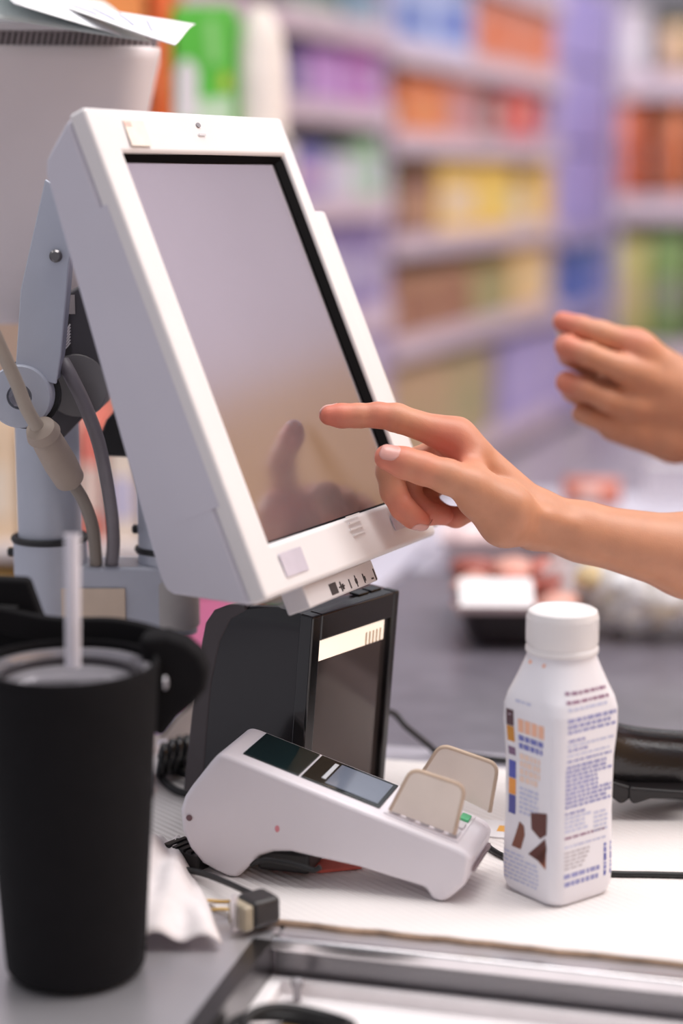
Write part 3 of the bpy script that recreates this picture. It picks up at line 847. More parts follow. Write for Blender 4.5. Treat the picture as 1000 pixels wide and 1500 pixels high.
# ------------------------------------------------------------------ hand-held scanner lying on the mat
HY = 1.34
hs = thing('handheld_scanner', (atZ(960, 1160)[0], HY, CT), 'glossy black handheld scanner lying on the mat behind the bottle', 'scanner')
hp = [(868, 1098), (893, 1105), (930, 1115), (1000, 1121), (1080, 1124), (1170, 1112)]
secs = []
rads = [(0.010, 0.013), (0.0215, 0.0265), (0.024, 0.0270), (0.0245, 0.0268), (0.025, 0.027), (0.026, 0.03)]
S = catmull([atY(x, y, HY + 0.04 * i / 5) for i, (x, y) in enumerate(hp)], 6)
rs0 = np.interp(np.linspace(0, 1, len(S)), np.linspace(0, 1, 6), [r[0] for r in rads]); rs1 = np.interp(np.linspace(0, 1, len(S)), np.linspace(0, 1, 6), [r[1] for r in rads])
for i, p in enumerate(S):
    secs.append([p + np.array([0.12 * rs1[i] * math.sin(q) * 0, rs0[i] * math.cos(q), rs1[i] * math.sin(q)]) for q in np.linspace(0, 2 * math.pi, 28, endpoint=False)])
V, F = loft(secs)
mesh('handle', V, F, mat('handle_black', (26, 25, 28), 0.25, spec=0.6, bump=0.15, bscale=500), hs, smooth=True, auto=50)
hf = Fr((0, HY - 0.012, 0), EX, EZ, (0, -1, 0))
prism('trigger', hf, [hf.pix(x, y) for x, y in [(893, 1140), (925, 1150), (921, 1168), (908, 1176), (893, 1165), (886, 1150)]], -0.012, 0.006, M_blackm, hs, bevel=0.003)
prism('grip_rib', hf, [hf.pix(x, y) for x, y in [(918, 1148), (1010, 1155), (1010, 1166), (950, 1166), (926, 1174), (919, 1168)]], -0.014, 0.008, M_blackm, hs, bevel=0.004)
prism('head', hf, [hf.pix(x, y) for x, y in [(1120, 1060), (1230, 1040), (1250, 1150), (1140, 1176)]], -0.04, 0.03, M_blackm, hs, bevel=0.008)

# ------------------------------------------------------------------ loose cables
def cz(x, y, r=0.0022): return atZ(x, y, CT + r)
k = tube('mat_cable', [cz(700, 1222), cz(722, 1246), cz(760, 1262), cz(830, 1276), cz(900, 1280), cz(960, 1281), cz(1060, 1284), cz(1160, 1290)], 0.0022, M_rubber)
tag(k, 'thin black cable crossing the mat behind the bottle base', 'cable')
k = tube('scanner_cable', [TF.w(TW - 0.01, 0.045, -0.03), atY(566, 1042, 1.47), atY(596, 1066, 1.475), atY(628, 1092, 1.48), cz(640, 1101), cz(690, 1108), cz(745, 1114), cz(800, 1116)], 0.0026, M_rubber)
tag(k, 'black cable running from the upright scanner to the belt edge', 'cable')
# bagged spiral cable left of the scanner
co = thing('coiled_cable', cz(262, 1120), 'shiny bundle of black coiled cable between the tumbler and the scanner', 'cable')
P = []
for i in range(90):
    t = i / 89
    q = t * 2 * math.pi * 5.5
    ctr_ = atZ(232 + 62 * t, 1118 - 22 * t, CT + 0.017)
    P.append(ctr_ + np.array([0.003 * math.sin(q), 0.013 * math.cos(q), 0.013 * math.sin(q) + 0.002 * math.sin(5 * t)]))
tube('coil', P, 0.0034, M_black, co, sides=8, n=3)
tube('tail', [atZ(296, 1098, CT + .012), atZ(300, 1120, CT + .006), atZ(285, 1140, CT + .005), atZ(258, 1130, CT + .006), atZ(236, 1138, CT + .005), atZ(262, 1160, CT + .005), atZ(300, 1162, CT + .005)], 0.0032, M_rubber, co)
wrap = lathe('plastic_wrap', cz(262, 1118), [(0.032, 0.0), (0.028, 0.004), (0.018, 0.008), (0.004, 0.010)], mat('clear_film', (222, 214, 214), 0.15, bump=0.6, bscale=60), co, seg=14, auto=10)
# bracket plate with a hole behind the tumbler
bp_ = Fr((0, 1.50, 0), EX, EZ, (0, -1, 0))
br = thing('metal_bracket', atZ(270, 1080), 'greyish metal bracket with a dark round hole behind the tumbler', 'bracket')
prism('plate', bp_, [bp_.pix(x, y) for x, y in [(225, 1085), (262, 1045), (296, 1000), (322, 985), (335, 1085)]], -0.01, 0.0, mat('bracket_grey', (190, 178, 172), 0.5), br, bevel=0.003)
s = bp_.w(*bp_.pix(301, 1020), 0.0)
lathe('hole', s, [(0.0045, 0), (0.0045, 0.0006)], M_blackm, br, seg=18, axis=Fr(s, EX, EZ, (0, -1, 0)))

# plug and lead in front of the card reader
pl = thing('power_plug', cz(370, 1340), 'black plug on a thin lead in front of the card reader', 'plug')
tube('lead', [atZ(246, 1270, CT + .004), atZ(292, 1278, CT + .006), atZ(330, 1292, CT + .010), atZ(366, 1308, CT + .014), atZ(390, 1318, CT + .015)], 0.0022, M_rubber, pl)
gf = Fr(atZ(378, 1352, CT), (0.80, 0.6, 0), (-0.6, 0.80, 0), EZ)
box('plug_body', gf, -0.010, 0.012, -0.010, 0.012, 0.0, 0.019, mat('plug_black', (46, 43, 44), 0.4), pl, bevel=0.004)
box('clear_collar', gf, -0.017, -0.009, -0.009, 0.010, 0.0, 0.017, mat('collar_clear', (176, 164, 142), 0.25), pl, bevel=0.002)
box('metal_blade', gf, -0.021, -0.017, -0.002, 0.0, 0.0, 0.024, M_steel, pl)
k = thing('terminal_connector', cz(262, 1258), 'small black connector block at the rear of the card reader', 'connector')
gf = Fr(atZ(268, 1272, CT), (math.cos(R(-38)), math.sin(R(-38)), 0), (math.sin(R(38)), math.cos(R(38)), 0), EZ)
box('block', gf, -0.022, 0.014, 0.0, 0.018, 0.0, 0.013, M_blackm, k, bevel=0.002)
for j in range(4):
    box('ridge', gf, -0.016 + 0.007 * j, -0.0125 + 0.007 * j, -0.001, 0.019, 0.0125, 0.0145, M_rubber, k)
# rubber band
V, F = tubevf([cz(326, 1326, .002) + np.array([0.014 * math.cos(q), 0.009 * math.sin(q), 0.001 * math.sin(3 * q)]) for q in np.linspace(0, 2 * math.pi, 25)], 0.0011, 6, 2)
rb = mesh('rubber_band', V, F, mat('band_yellow', (222, 182, 110), 0.5), None, smooth=True)
tag(rb, 'yellow rubber band lying between the tissue and the plug', 'rubber band')
# tissue
nx_, ny_ = 26, 26
Q = [atZ(150, 1385), atZ(325, 1385), atZ(262, 1235), atZ(190, 1235)]
random.seed(5)
V, F = [], []
for i in range(nx_ + 1):
    for j in range(ny_ + 1):
        s_, t_ = i / nx_, j / ny_
        p = Q[0] * (1 - s_) * (1 - t_) + Q[1] * s_ * (1 - t_) + Q[2] * s_ * t_ + Q[3] * (1 - s_) * t_
        e = min(s_, 1 - s_, t_ + 0.05, 1 - t_) * 2
        h = 0.003 + 0.020 * min(1, e * 2.2) * (0.75 + 0.35 * math.sin(6 * s_ + 4 * t_) * math.cos(5 * t_)) + 0.0025 * math.sin(17 * s_ - 9 * t_)
        V.append(p + EZ * max(0.0008, h))
for i in range(nx_):
    for j in range(ny_):
        F.append((i * (ny_ + 1) + j, (i + 1) * (ny_ + 1) + j, (i + 1) * (ny_ + 1) + j + 1, i * (ny_ + 1) + j + 1))
ti = mesh('tissue', V, F, mat('tissue_paper', (240, 232, 232), 0.85, bump=0.2, bscale=300), None, smooth=True, solid=0.0015)
tag(ti, 'crumpled white paper tissue beside the black tumbler', 'tissue')
cq = trayf.pix(432, 1538, -0.003)
k = thing('cable_coil', trayf.w(cq[0], cq[1], -0.009), 'loose coil of black cable lying in the off-white tray', 'cable')
random.seed(11)
for j in range(4):
    c_ = trayf.w(cq[0] + random.uniform(-.005, .005), cq[1] + random.uniform(-.004, .004), -0.0055 + 0.0062 * j)
    rr_ = 0.032 + random.uniform(-.005, .005)
    tube('loop', [c_ + np.array([rr_ * math.cos(q) * 1.05, rr_ * math.sin(q) * 0.8, 0.003 * math.sin(2 * q + j)]) for q in np.linspace(0, 2 * math.pi, 17)], 0.0034, M_rubber, k, sides=8, n=3)
gf = Fr(trayf.w(cq[0] + 0.004, cq[1] - 0.024, 0.016), cx, cy, EZ)
box('brass_tag', gf, -0.006, 0.006, -0.003, 0.003, 0.0, 0.006, mat('tag_brass', (196, 160, 96), 0.4, metal=0.5), k, bevel=0.001)
# printed notice on the mat behind bottle
nq = CF.pix(733, 1226)
nf = Fr(CF.w(nq[0] - 0.02, nq[1] - 0.004, 0.0002), cx, cy, EZ)
no = box('notice_card', nf, 0.0, 0.05, 0.0, 0.035, 0.0, 0.0012, M_paper)
tag(no, 'white card with an orange mark between card reader and bottle', 'card')
q = nf.pix(737, 1214, 0.0012)
box('orange_mark', nf, q[0] - 0.004, q[0] + 0.006, q[1] - 0.006, q[1] + 0.006, 0.0010, 0.0015, mat('mark_orange', (244, 178, 70), 0.5), no)

# ------------------------------------------------------------------ groceries on the belt
def blob(name, c, rx, ry, rz, m, parent=None, seed=0, amp=0.12, n=14, squash=None, **k):
    rnd = random.Random(seed)
    ph = [rnd.uniform(0, 6.28) for _ in range(6)]
    secs = []
    for i in range(n + 1):
        th = math.pi * (0.02 + 0.96 * i / n)
        s_ = []
        for j in range(2 * n):
            q = 2 * math.pi * j / (2 * n)
            d = np.array([math.sin(th) * math.cos(q), math.sin(th) * math.sin(q), -math.cos(th)])
            f = 1 + amp * (math.sin(3 * d[0] + ph[0]) * math.cos(4 * d[1] + ph[1]) + 0.6 * math.sin(7 * d[0] + ph[2]) * math.sin(6 * d[2] + ph[3]) + 0.5 * math.sin(9 * d[1] + ph[4]))
            z = rz * d[2] * f
            if squash is not None: z = max(z, -squash)
            s_.append(np.array(c) + np.array([rx * d[0] * f, ry * d[1] * f, z]))
        secs.append(s_)
    V, F = loft(secs)
    return mesh(name, V, F, m, parent, smooth=True, **k)


# meat tray: black foam tray, pieces, film and price label
g0 = atZ(672, 950); g1 = atZ(800, 948)
gx = (atZ(828, 945) - g0); gx[2] = 0
gw = 0.135
mx_ = np.array([math.cos(R(-2)), math.sin(R(-2)), 0]); my_ = np.array([-mx_[1], mx_[0], 0])
GF = Fr(g0 + np.array([-0.004, 0, 0]), mx_, my_, EZ)
mt_ = thing('meat_tray', GF.w(gw / 2, 0.1, 0), 'black tray of packed red meat with a big white label, on the belt', 'food tray')
def gsec(z, g): return [GF.w(gw / 2 + a, 0.095 + b, z) for a, b in rrect(gw - 0.02 + 2 * g, 0.19 - 0.02 + 2 * g, 0.02, 4)]
V, F = loft([gsec(0.001, -0.008), gsec(0.008, -0.004), gsec(0.040, 0.006), gsec(0.043, 0.010), gsec(0.046, 0.010), gsec(0.044, 0.005), gsec(0.03, 0.0)])
mesh('tray', V, F, mat('tray_black', (46, 38, 40), 0.3), mt_, smooth=True, auto=40)
random.seed(4)
mcol = [mat('meat_red', (206, 120, 106), 0.4, var=0.15, scale=60), mat('meat_pink', (226, 168, 152), 0.4, var=0.12, scale=50), mat('meat_dark', (160, 84, 72), 0.4, var=0.15, scale=60)]
for j in range(9):
    blob('meat_piece', GF.w(0.024 + (j % 3) * 0.043, 0.050 + (j // 3) * 0.055, 0.034 + 0.008 * (j // 3)), 0.025, 0.030, 0.013, mcol[(j * 2 + j // 3) % 3], mt_, seed=j, n=8)
LF = Fr(GF.w(0.004, -0.008, 0.0450), mx_, my_ * math.cos(R(24)) + EZ * math.sin(R(24)), -my_ * math.sin(R(24)) + EZ * math.cos(R(24)))
box('price_label', LF, 0.0, 0.076, 0.0, 0.050, 0.0, 0.001, M_paper, mt_)
box('wrap_edge', LF, -0.006, 0.122, -0.002, 0.0, -0.006, 0.003, mat('film_edge', (214, 196, 196), 0.2), mt_)
# second, paler tray behind
g2 = atZ(640, 838)
GF2 = Fr(g2, mx_, my_, EZ)
t2 = thing('snack_tray', GF2.w(0.07, 0.06, 0), 'pale pinkish foam tray farther back on the belt, beside the rail', 'food tray')
def gsec2(z, g): return [GF2.w(0.085 + a, 0.06 + b, z) for a, b in rrect(0.15 + 2 * g, 0.11 + 2 * g, 0.02, 4)]
V, F = loft([gsec2(0.001, -0.006), gsec2(0.035, 0.006), gsec2(0.04, 0.008), gsec2(0.038, 0.0), gsec2(0.03, -0.004)])
mesh('tray', V, F, mat('tray_pale', (232, 214, 216), 0.4), t2, smooth=True, auto=40)
for j in range(4):
    blob('filling', GF2.w(0.04 + 0.03 * j, 0.06, 0.036), 0.024, 0.04, 0.014, mat('filling_pink', (238, 214, 214), 0.5), t2, seed=30 + j, n=8)
# tomato packs by the bag
for j, (x, y, r_, lab) in enumerate([(790, 892, 0.022, 'orange red tomato nearest the meat tray label'), (808, 872, 0.024, 'large orange red tomato touching the clear produce bag'), (772, 868, 0.019, 'small orange red tomato behind the meat tray')]):
    c_ = atZ(x, y)
    tm = thing('tomato', c_, lab, 'tomato', 'tomatoes on the belt')
    blob('fruit', c_ + EZ * r_ * 0.95, r_ * 1.1, r_ * 1.1, r_ * 0.95, mat('tomato_red', (234, 92, 48), 0.25, var=0.1), tm, seed=60 + j, amp=0.03, n=10)
    for a in range(5):
        q = a * 1.257
        V, F = tubevf([c_ + EZ * r_ * 1.86, c_ + np.array([math.cos(q) * r_ * .4, math.sin(q) * r_ * .4, r_ * 1.86]), c_ + np.array([math.cos(q) * r_ * .7, math.sin(q) * r_ * .7, r_ * 1.7])], 0.0012, 5, 3)
        mesh('sepal', V, F, mat('sepal_green', (96, 130, 70), 0.6), tm, smooth=True)
# produce bag with mushrooms
bgc = atZ(935, 940)
pb = thing('produce_bag', bgc, 'clear plastic produce bag of pale mushrooms on the belt at right', 'bag')
m_bag = bpy.data.materials.new('bag_film'); m_bag.use_nodes = True
nt = m_bag.node_tree
for nd in list(nt.nodes):
    if nd.type != 'OUTPUT_MATERIAL': nt.nodes.remove(nd)
out = [nd for nd in nt.nodes if nd.type == 'OUTPUT_MATERIAL'][0]
pz = nt.nodes.new('ShaderNodeBsdfPrincipled'); pz.inputs['Base Color'].default_value = (0.93, 0.92, 0.94, 1); pz.inputs['Roughness'].default_value = 0.12
tp = nt.nodes.new('ShaderNodeBsdfTransparent')
mxs = nt.nodes.new('ShaderNodeMixShader')
tcn = nt.nodes.new('ShaderNodeTexCoord'); nz = nt.nodes.new('ShaderNodeTexNoise'); nz.inputs['Scale'].default_value = 22; nz.inputs['Detail'].default_value = 4; nz.inputs['Distortion'].default_value = 2.0
nt.links.new(tcn.outputs['Object'], nz.inputs['Vector'])
mr = nt.nodes.new('ShaderNodeMapRange'); mr.inputs[1].default_value = 0.40; mr.inputs[2].default_value = 0.62; mr.inputs[3].default_value = 0.40; mr.inputs[4].default_value = 0.95
nt.links.new(nz.outputs[0], mr.inputs[0]); nt.links.new(mr.outputs[0], mxs.inputs[0]); nt.links.new(tp.outputs[0], mxs.inputs[1]); nt.links.new(pz.outputs[0], mxs.inputs[2])
bpn = nt.nodes.new('ShaderNodeBump'); bpn.inputs['Strength'].default_value = 0.9; bpn.inputs['Distance'].default_value = 0.01
nt.links.new(nz.outputs[0], bpn.inputs['Height']); nt.links.new(bpn.outputs[0], pz.inputs['Normal']); nt.links.new(mxs.outputs[0], out.inputs[0])
blob('bag_film', bgc + np.array([0.035, 0.075, 0.048]), 0.120, 0.095, 0.062, m_bag, pb, seed=5, amp=0.10, n=22, squash=0.044)
mus_lab = {0: 'pale mushroom in the clear produce bag'}
random.seed(8)
k = 0
for j in range(16):
    c_ = bgc + np.array([-0.05 + 0.040 * (j % 6) + random.uniform(-.006, .006), 0.035 + 0.045 * ((j // 6) % 2) + random.uniform(-.008, .008), 0.006 + 0.036 * (j // 12)])
    mu = thing('mushroom', c_, 'pale cream mushroom inside the clear produce bag', 'mushroom', 'mushrooms in the produce bag')
    r_ = random.uniform(0.017, 0.024)
    cm = random.choice([mat('mushroom_cream', (232, 214, 184), 0.6, var=0.08), mat('mushroom_tan', (214, 188, 142), 0.6, var=0.08), mat('mushroom_white', (238, 230, 222), 0.6)])
    lathe('cap', c_, [(r_ * .3, 0.014), (r_ * .95, 0.013), (r_, 0.018), (r_ * .86, 0.026), (r_ * .5, 0.032), (0.001, 0.034)], cm, mu, seg=18)
    lathe('stem', c_, [(0.006, 0.0), (0.0075, 0.004), (0.006, 0.015)], cm, mu, seg=12)
# end of the belt: dark stop post, red-orange pack and acrylic divider
sp_ = Fr(atZ(815, 850), cx, cy, EZ)
pk = thing('belt_end_stop', sp_.o, 'dark block at the far end of the belt', 'stop')
box('block', sp_, -0.012, 0.022, -0.02, 0.03, -0.004, 0.035, M_blackm, pk, bevel=0.003)
box('cap', sp_, -0.014, 0.024, -0.022, 0.032, 0.035, 0.040, M_rubber, pk, bevel=0.002)
rf = Fr(atZ(812, 742), cx, cy, EZ)
pk = thing('snack_pack', rf.o, 'orange red snack packet beyond the far end of the belt', 'packet')
def pillow(name, fr, w, h, d, m, par, n=10):
    V, F = [], []
    for sgn in (1, -1):
        for i in range(n + 1):
            for j in range(n + 1):
                u, v = i / n, j / n
                t = (max(0.0, math.sin(math.pi * u)) ** 0.5) * (max(0.0, math.sin(math.pi * v)) ** 0.45)
                V.append(fr.w(w * (u - 0.5), h * v, sgn * d / 2 * t))
    N = (n + 1) ** 2
    for s_ in (0, 1):
        for i in range(n):
            for j in range(n):
                F.append(tuple(s_ * N + q for q in (i * (n + 1) + j, (i + 1) * (n + 1) + j, (i + 1) * (n + 1) + j + 1, i * (n + 1) + j + 1)))
    o = mesh(name, V, F, m, par, smooth=True)
    bm = bmesh.new(); bm.from_mesh(o.data); bmesh.ops.remove_doubles(bm, verts=bm.verts, dist=1e-5); bmesh.ops.recalc_face_normals(bm, faces=bm.faces); bm.to_mesh(o.data); bm.free()
    o.data.polygons.foreach_set('use_smooth', [True] * len(o.data.polygons))
    return o
bf_ = Fr(rf.w(0.05, 0.03, 0.0), cx, EZ, -cy)
pillow('packet', bf_, 0.085, 0.040, 0.035, mat('packet_orange', (214, 130, 110), 0.35, var=0.15, scale=30), pk)
box('label', bf_, -0.013, 0.013, 0.012, 0.028, 0.013, 0.018, mat('packet_label', (240, 214, 206), 0.5), pk)
M_acr = mat('acrylic', (222, 216, 224), 0.1, alpha=0.42)
ac = thing('divider_panel', rf.w(0.25, 0.06, 0), 'clear acrylic divider panel standing at the far right of the belt', 'divider')
box('panel', rf, 0.125, 0.60, 0.05, 0.058, -0.02, 0.060, M_acr, ac, bevel=0.001)
box('edge', rf, 0.125, 0.60, 0.048, 0.060, 0.060, 0.066, mat('acrylic_edge', (226, 220, 222), 0.3), ac, bevel=0.001)

# ------------------------------------------------------------------ store shelving, long run on the right of the aisle
sa_ = R(20.5)
so = atY(600, 262, 6.1); so[2] = 0
GO = Fr(so, (math.sin(sa_), math.cos(sa_), 0), EZ, (math.cos(sa_), -math.sin(sa_), 0))   # a along, b up, c towards the aisle
M_rack = mat('rack_lilac', (186, 172, 200), 0.5)
M_strip = mat('strip_pinkish', (208, 190, 202), 0.45, var=0.08, scale=9)
M_stripl = mat('strip_lilac', (178, 164, 204), 0.45, var=0.06, scale=9)
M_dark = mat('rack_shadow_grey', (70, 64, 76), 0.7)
def rack(name, label, fr, a0, a1, levels, depth=0.45, top=2.25, strip=0.068, back=M_dark, smat=M_strip):
    t = thing(name, fr.w((a0 + a1) / 2, 0, -depth / 2), label, 'shelf', None)
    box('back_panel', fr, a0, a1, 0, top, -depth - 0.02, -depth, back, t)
    for a in (a0, a1 - 0.03):
        box('upright', fr, a, a + 0.03, 0, top, -depth, -0.02, M_rack, t)
    for z in levels:
        box('shelf_board', fr, a0 + 0.03, a1 - 0.03, z - 0.03, z, -depth, -0.004, M_rack, t)
        box('price_strip', fr, a0, a1, z - strip, z + 0.004, -0.004, 0.012, smat, t, bevel=0.003)
    box('plinth', fr, a0, a1, 0.0, 0.26, -depth + 0.02, -0.03, mat('plinth_grey', (196, 188, 202), 0.5), t)
    return t
LB = [0.41, 0.857, 1.192, 1.521, 1.80, 2.12]
LA = [0.36, 0.64, 0.98, 1.32, 1.595, 1.83, 2.1]
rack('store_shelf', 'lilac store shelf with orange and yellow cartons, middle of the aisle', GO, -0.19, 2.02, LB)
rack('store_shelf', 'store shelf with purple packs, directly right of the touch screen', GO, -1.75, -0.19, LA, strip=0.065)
nrk = rack('store_shelf', 'narrow store shelf with lilac display panels and blue cartons', GO, 2.02, 3.1, [0.41, 0.81, 1.16], back=M_rack, smat=M_stripl)
for (b0_, b1_) in ((1.17, 1.50), (1.52, 1.86), (1.88, 2.2)):
    box('display_panel', GO, 2.06, 3.06, b0_, b1_, -0.06, -0.02, mat('panel_lilac', (160, 148, 206), 0.5, var=0.05, scale=4), nrk, bevel=0.01)

def carton(fr, a0, a1, z0, h, rgb, label, group=None, band=None, depth=0.26, inset=0.03, name='carton', cat='carton', lid=None):
    t = thing(name, fr.w((a0 + a1) / 2, z0, -inset - depth / 2), label, cat, group)
    g = 0.004
    key = name + '_%d_%d_%d' % tuple(rgb)
    box('box_body', fr, a0 + g, a1 - g, z0, z0 + h, -inset - depth, -inset, mat(key, rgb, 0.45, var=0.12, scale=9), t, bevel=0.006, seg=2)
    b = band or tuple(min(255, int(c * 0.55 + 110)) for c in rgb)
    box('front_label', fr, a0 + 0.16 * (a1 - a0), a1 - 0.16 * (a1 - a0), z0 + 0.22 * h, z0 + 0.62 * h, -inset - 0.002, -inset + 0.0015, mat('label_%d_%d_%d' % tuple(b), b, 0.45, var=0.1, scale=20), t)
    box('top_flap', fr, a0 + g, a1 - g, z0 + h - 0.004, z0 + h + 0.002, -inset - depth, -inset - depth * 0.45, mat(key, rgb, 0.45), t)
    return t
def pouch(fr, a0, a1, z0, h, rgb, label, group=None, band=None, cat='pouch', name='pouch'):
    t = thing(name, fr.w((a0 + a1) / 2, z0, -0.09), label, cat, group)
    f2 = Fr(fr.w((a0 + a1) / 2, z0, -0.09), fr.x, fr.y, fr.z)
    key = name + '_%d_%d_%d' % tuple(rgb)
    pillow('pouch_body', f2, (a1 - a0) * 0.98, h, 0.10, mat(key, rgb, 0.35, var=0.14, scale=12), t)
    b = band or tuple(min(255, int(c * 0.55 + 110)) for c in rgb)
    pillow('front_label', Fr(f2.w(0, 0.25 * h, 0.030), fr.x, fr.y, fr.z), (a1 - a0) * 0.55, h * 0.4, 0.05, mat('label_%d_%d_%d' % tuple(b), b, 0.4), t, n=6)
    return t
def row(fr, px0, px1, yref, z, ytop, rgb, label, n=1, group=None, fn=carton, band=None, c=-0.03, **k):
    """n look-alikes between two columns of the photograph on the shelf at height z"""
    a0 = fr.pix(px0, yref, c)[0]; a1 = fr.pix(px1, yref, c)[0]
    h = fr.pix((px0 + px1) / 2, ytop, c)[1] - z
    w = (a1 - a0) / n
    for i in range(n):
        fn(fr, a0 + i * w, a0 + (i + 1) * w, z, max(h, 0.06), rgb, label if n == 1 else label + (', left of two', ', right of two')[i], group, band, **k)
# middle bay, top row downwards
row(GO, 574, 632, 30, 1.80, -30, (176, 190, 226), 'light blue carton on the top shelf above orange boxes', 1, None, band=(96, 120, 190))
row(GO, 632, 694, 30, 1.80, -30, (182, 196, 232), 'wide pale blue carton with deep blue band on the top shelf', 1, None, band=(100, 122, 196))
row(GO, 698, 812, 30, 1.80, 2, (206, 136, 116), 'salmon brown carton on the top shelf beside pale blue ones', 2, 'salmon cartons on the top shelf', band=(216, 122, 84))
row(GO, 588, 655, 150, 1.521, 115, (226, 134, 92), 'bright orange carton on the second shelf', 2, 'bright orange cartons on the second shelf', band=(216, 150, 100))
row(GO, 657, 704, 150, 1.521, 118, (204, 138, 130), 'dusty pink carton beside the bright orange ones', 1, None, band=(190, 150, 160))
row(GO, 708, 735, 150, 1.521, 130, (128, 96, 96), 'dark brown carton beside the red packets', 1)  # added box, its brown stands in for the shade of the gap
row(GO, 738, 806, 150, 1.521, 118, (220, 84, 80), 'bright red packet on the second shelf', 2, 'bright red packets on the second shelf', fn=pouch, band=(238, 190, 176))
row(GO, 584, 640, 290, 1.192, 252, (140, 104, 92), 'brown carton at the left end of the yellow row', 1, None, band=(190, 150, 120))
row(GO, 641, 700, 290, 1.192, 238, (232, 196, 108), 'yellow and cream carton next to the brown one', 1, None, band=(226, 208, 190))
row(GO, 701, 752, 290, 1.192, 238, (236, 198, 96), 'yellow carton in the middle of the third shelf', 1, None, band=(232, 206, 120))
row(GO, 753, 778, 290, 1.192, 268, (204, 186, 160), 'short cream carton with a dark gap above it', 1)
row(GO, 779, 824, 290, 1.192, 240, (236, 196, 104), 'yellow carton at the right end of the third shelf', 1, None, band=(234, 190, 70))
row(GO, 580, 690, 430, 0.857, 395, (172, 130, 104), 'brown carton on the fourth shelf', 2, 'brown cartons on the fourth shelf', band=(150, 104, 86))
row(GO, 691, 748, 430, 0.857, 388, (168, 154, 110), 'olive carton on the fourth shelf', 1, None, band=(160, 158, 116))
row(GO, 750, 812, 430, 0.857, 362, (226, 190, 132), 'cream yellow carton at the right of the fourth shelf', 1, None, band=(230, 204, 160))
row(GO, 560, 655, 570, 0.41, 538, (186, 158, 124), 'large tan carton on the bottom shelf', 1, None, band=(176, 154, 118), depth=0.3)
row(GO, 656, 722, 570, 0.41, 520, (176, 160, 122), 'large olive tan carton on the bottom shelf', 1, None, band=(164, 156, 116), depth=0.3)
row(GO, 738, 832, 560, 0.41, 488, (170, 158, 208), 'lilac carton on the bottom shelf', 2, 'lilac cartons on the bottom shelf', band=(180, 168, 214))
row(GO, 836, 902, 400, 0.81, 352, (84, 112, 188), 'deep blue carton under the lilac panels', 2, 'deep blue cartons under the lilac panels', band=(110, 114, 190))
row(GO, 836, 902, 500, 0.41, 470, (150, 140, 196), 'dull violet carton low on the narrow shelf', 2, 'dull violet cartons low on the narrow shelf')
# purple bay
row(GO, 424, 452, 110, 1.595, 70, (120, 106, 160), 'dull violet pack at the left of the purple row', 1, None)
row(GO, 453, 506, 110, 1.595, 72, (188, 140, 206), 'light purple pack next to the magenta ones', 1, None, band=(200, 160, 214))
row(GO, 507, 562, 110, 1.595, 66, (178, 104, 180), 'magenta purple pack on the shelf right of the touch screen', 2, 'magenta purple packs', band=(196, 160, 206))
row(GO, 430, 478, 250, 1.32, 212, (128, 124, 190), 'violet blue carton beside the pale green ones', 1, None, band=(214, 180, 206))
row(GO, 479, 522, 250, 1.32, 224, (200, 196, 214), 'whitish carton between violet blue and pale green', 1, None)
row(GO, 523, 576, 250, 1.32, 204, (160, 204, 160), 'pale green carton on the shelf right of the touch screen', 2, 'pale green cartons', band=(206, 214, 222))
row(GO, 424, 500, 20, 1.83, -8, (150, 170, 158), 'grey green carton at the top edge above the purple packs', 2, 'grey green cartons on the top')
row(GO, 502, 568, 20, 1.83, -14, (108, 142, 168), 'teal blue carton at the top edge beside grey green ones', 1, None)
row(GO, 474, 574, 350, 0.98, 322, (142, 128, 176), 'dim violet carton behind the card swipe edge', 2, 'dim violet cartons')
row(GO, 520, 574, 470, 0.64, 440, (184, 170, 206), 'pale violet carton low beside the touch screen', 2, 'pale violet cartons')

# far right shelf facing the till
GC = Fr(atY(886, 262, 9.1), (math.cos(R(-6)), math.sin(R(-6)), 0), EZ, (math.sin(R(-6)), -math.cos(R(-6)), 0))
GC.o[2] = 0
zc = lambda y: GC.pix(950, y)[1]
LC = [0.30, zc(505), zc(288), zc(108)]
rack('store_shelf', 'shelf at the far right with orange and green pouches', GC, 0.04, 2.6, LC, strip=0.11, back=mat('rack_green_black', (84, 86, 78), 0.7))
row(GC, 893, 945, 200, LC[2], 142, (220, 112, 72), 'orange pouch with a white top, left in its row', 1, None, fn=pouch, band=(170, 70, 46))
row(GC, 943, 968, 200, LC[2], 178, (96, 52, 46), 'dark brown pouch between the two orange ones', 1, None, fn=pouch)
row(GC, 966, 1012, 200, LC[2], 152, (212, 126, 84), 'tan orange pouch at the right edge of the picture', 1, None, fn=pouch, band=(190, 96, 60))
row(GC, 902, 936, 150, LC[2] + 0.32, 140, (222, 206, 210), 'white pouch behind the left orange pouch', 1, None, fn=pouch) if False else None
row(GC, 900, 950, 420, LC[1], 345, (196, 186, 120), 'yellow green pouch left in the green row', 1, None, fn=pouch, band=(206, 180, 150))
row(GC, 948, 1012, 420, LC[1], 338, (122, 150, 88), 'green pouch at the right edge above the raised hand', 1, None, fn=pouch, band=(150, 140, 146))
row(GC, 880, 922, 640, LC[0], 560, (196, 150, 96), 'golden tan carton behind the raised hand', 1, None)
row(GC, 926, 1010, 640, LC[0], 560, (176, 166, 176), 'grey carton behind the raised wrist', 2, 'grey cartons low at the far right')
row(GC, 868, 900, 60, LC[3], 15, (176, 184, 220), 'pale blue carton on the top of the far right shelf', 1, None)
row(GC, 900, 950, 60, LC[3], 10, (206, 196, 206), 'whitish carton on the top of the far right shelf', 1, None)
row(GC, 956, 972, 60, LC[3], 30, (70, 58, 84), 'dark violet carton beside the cream pouch', 1, None)
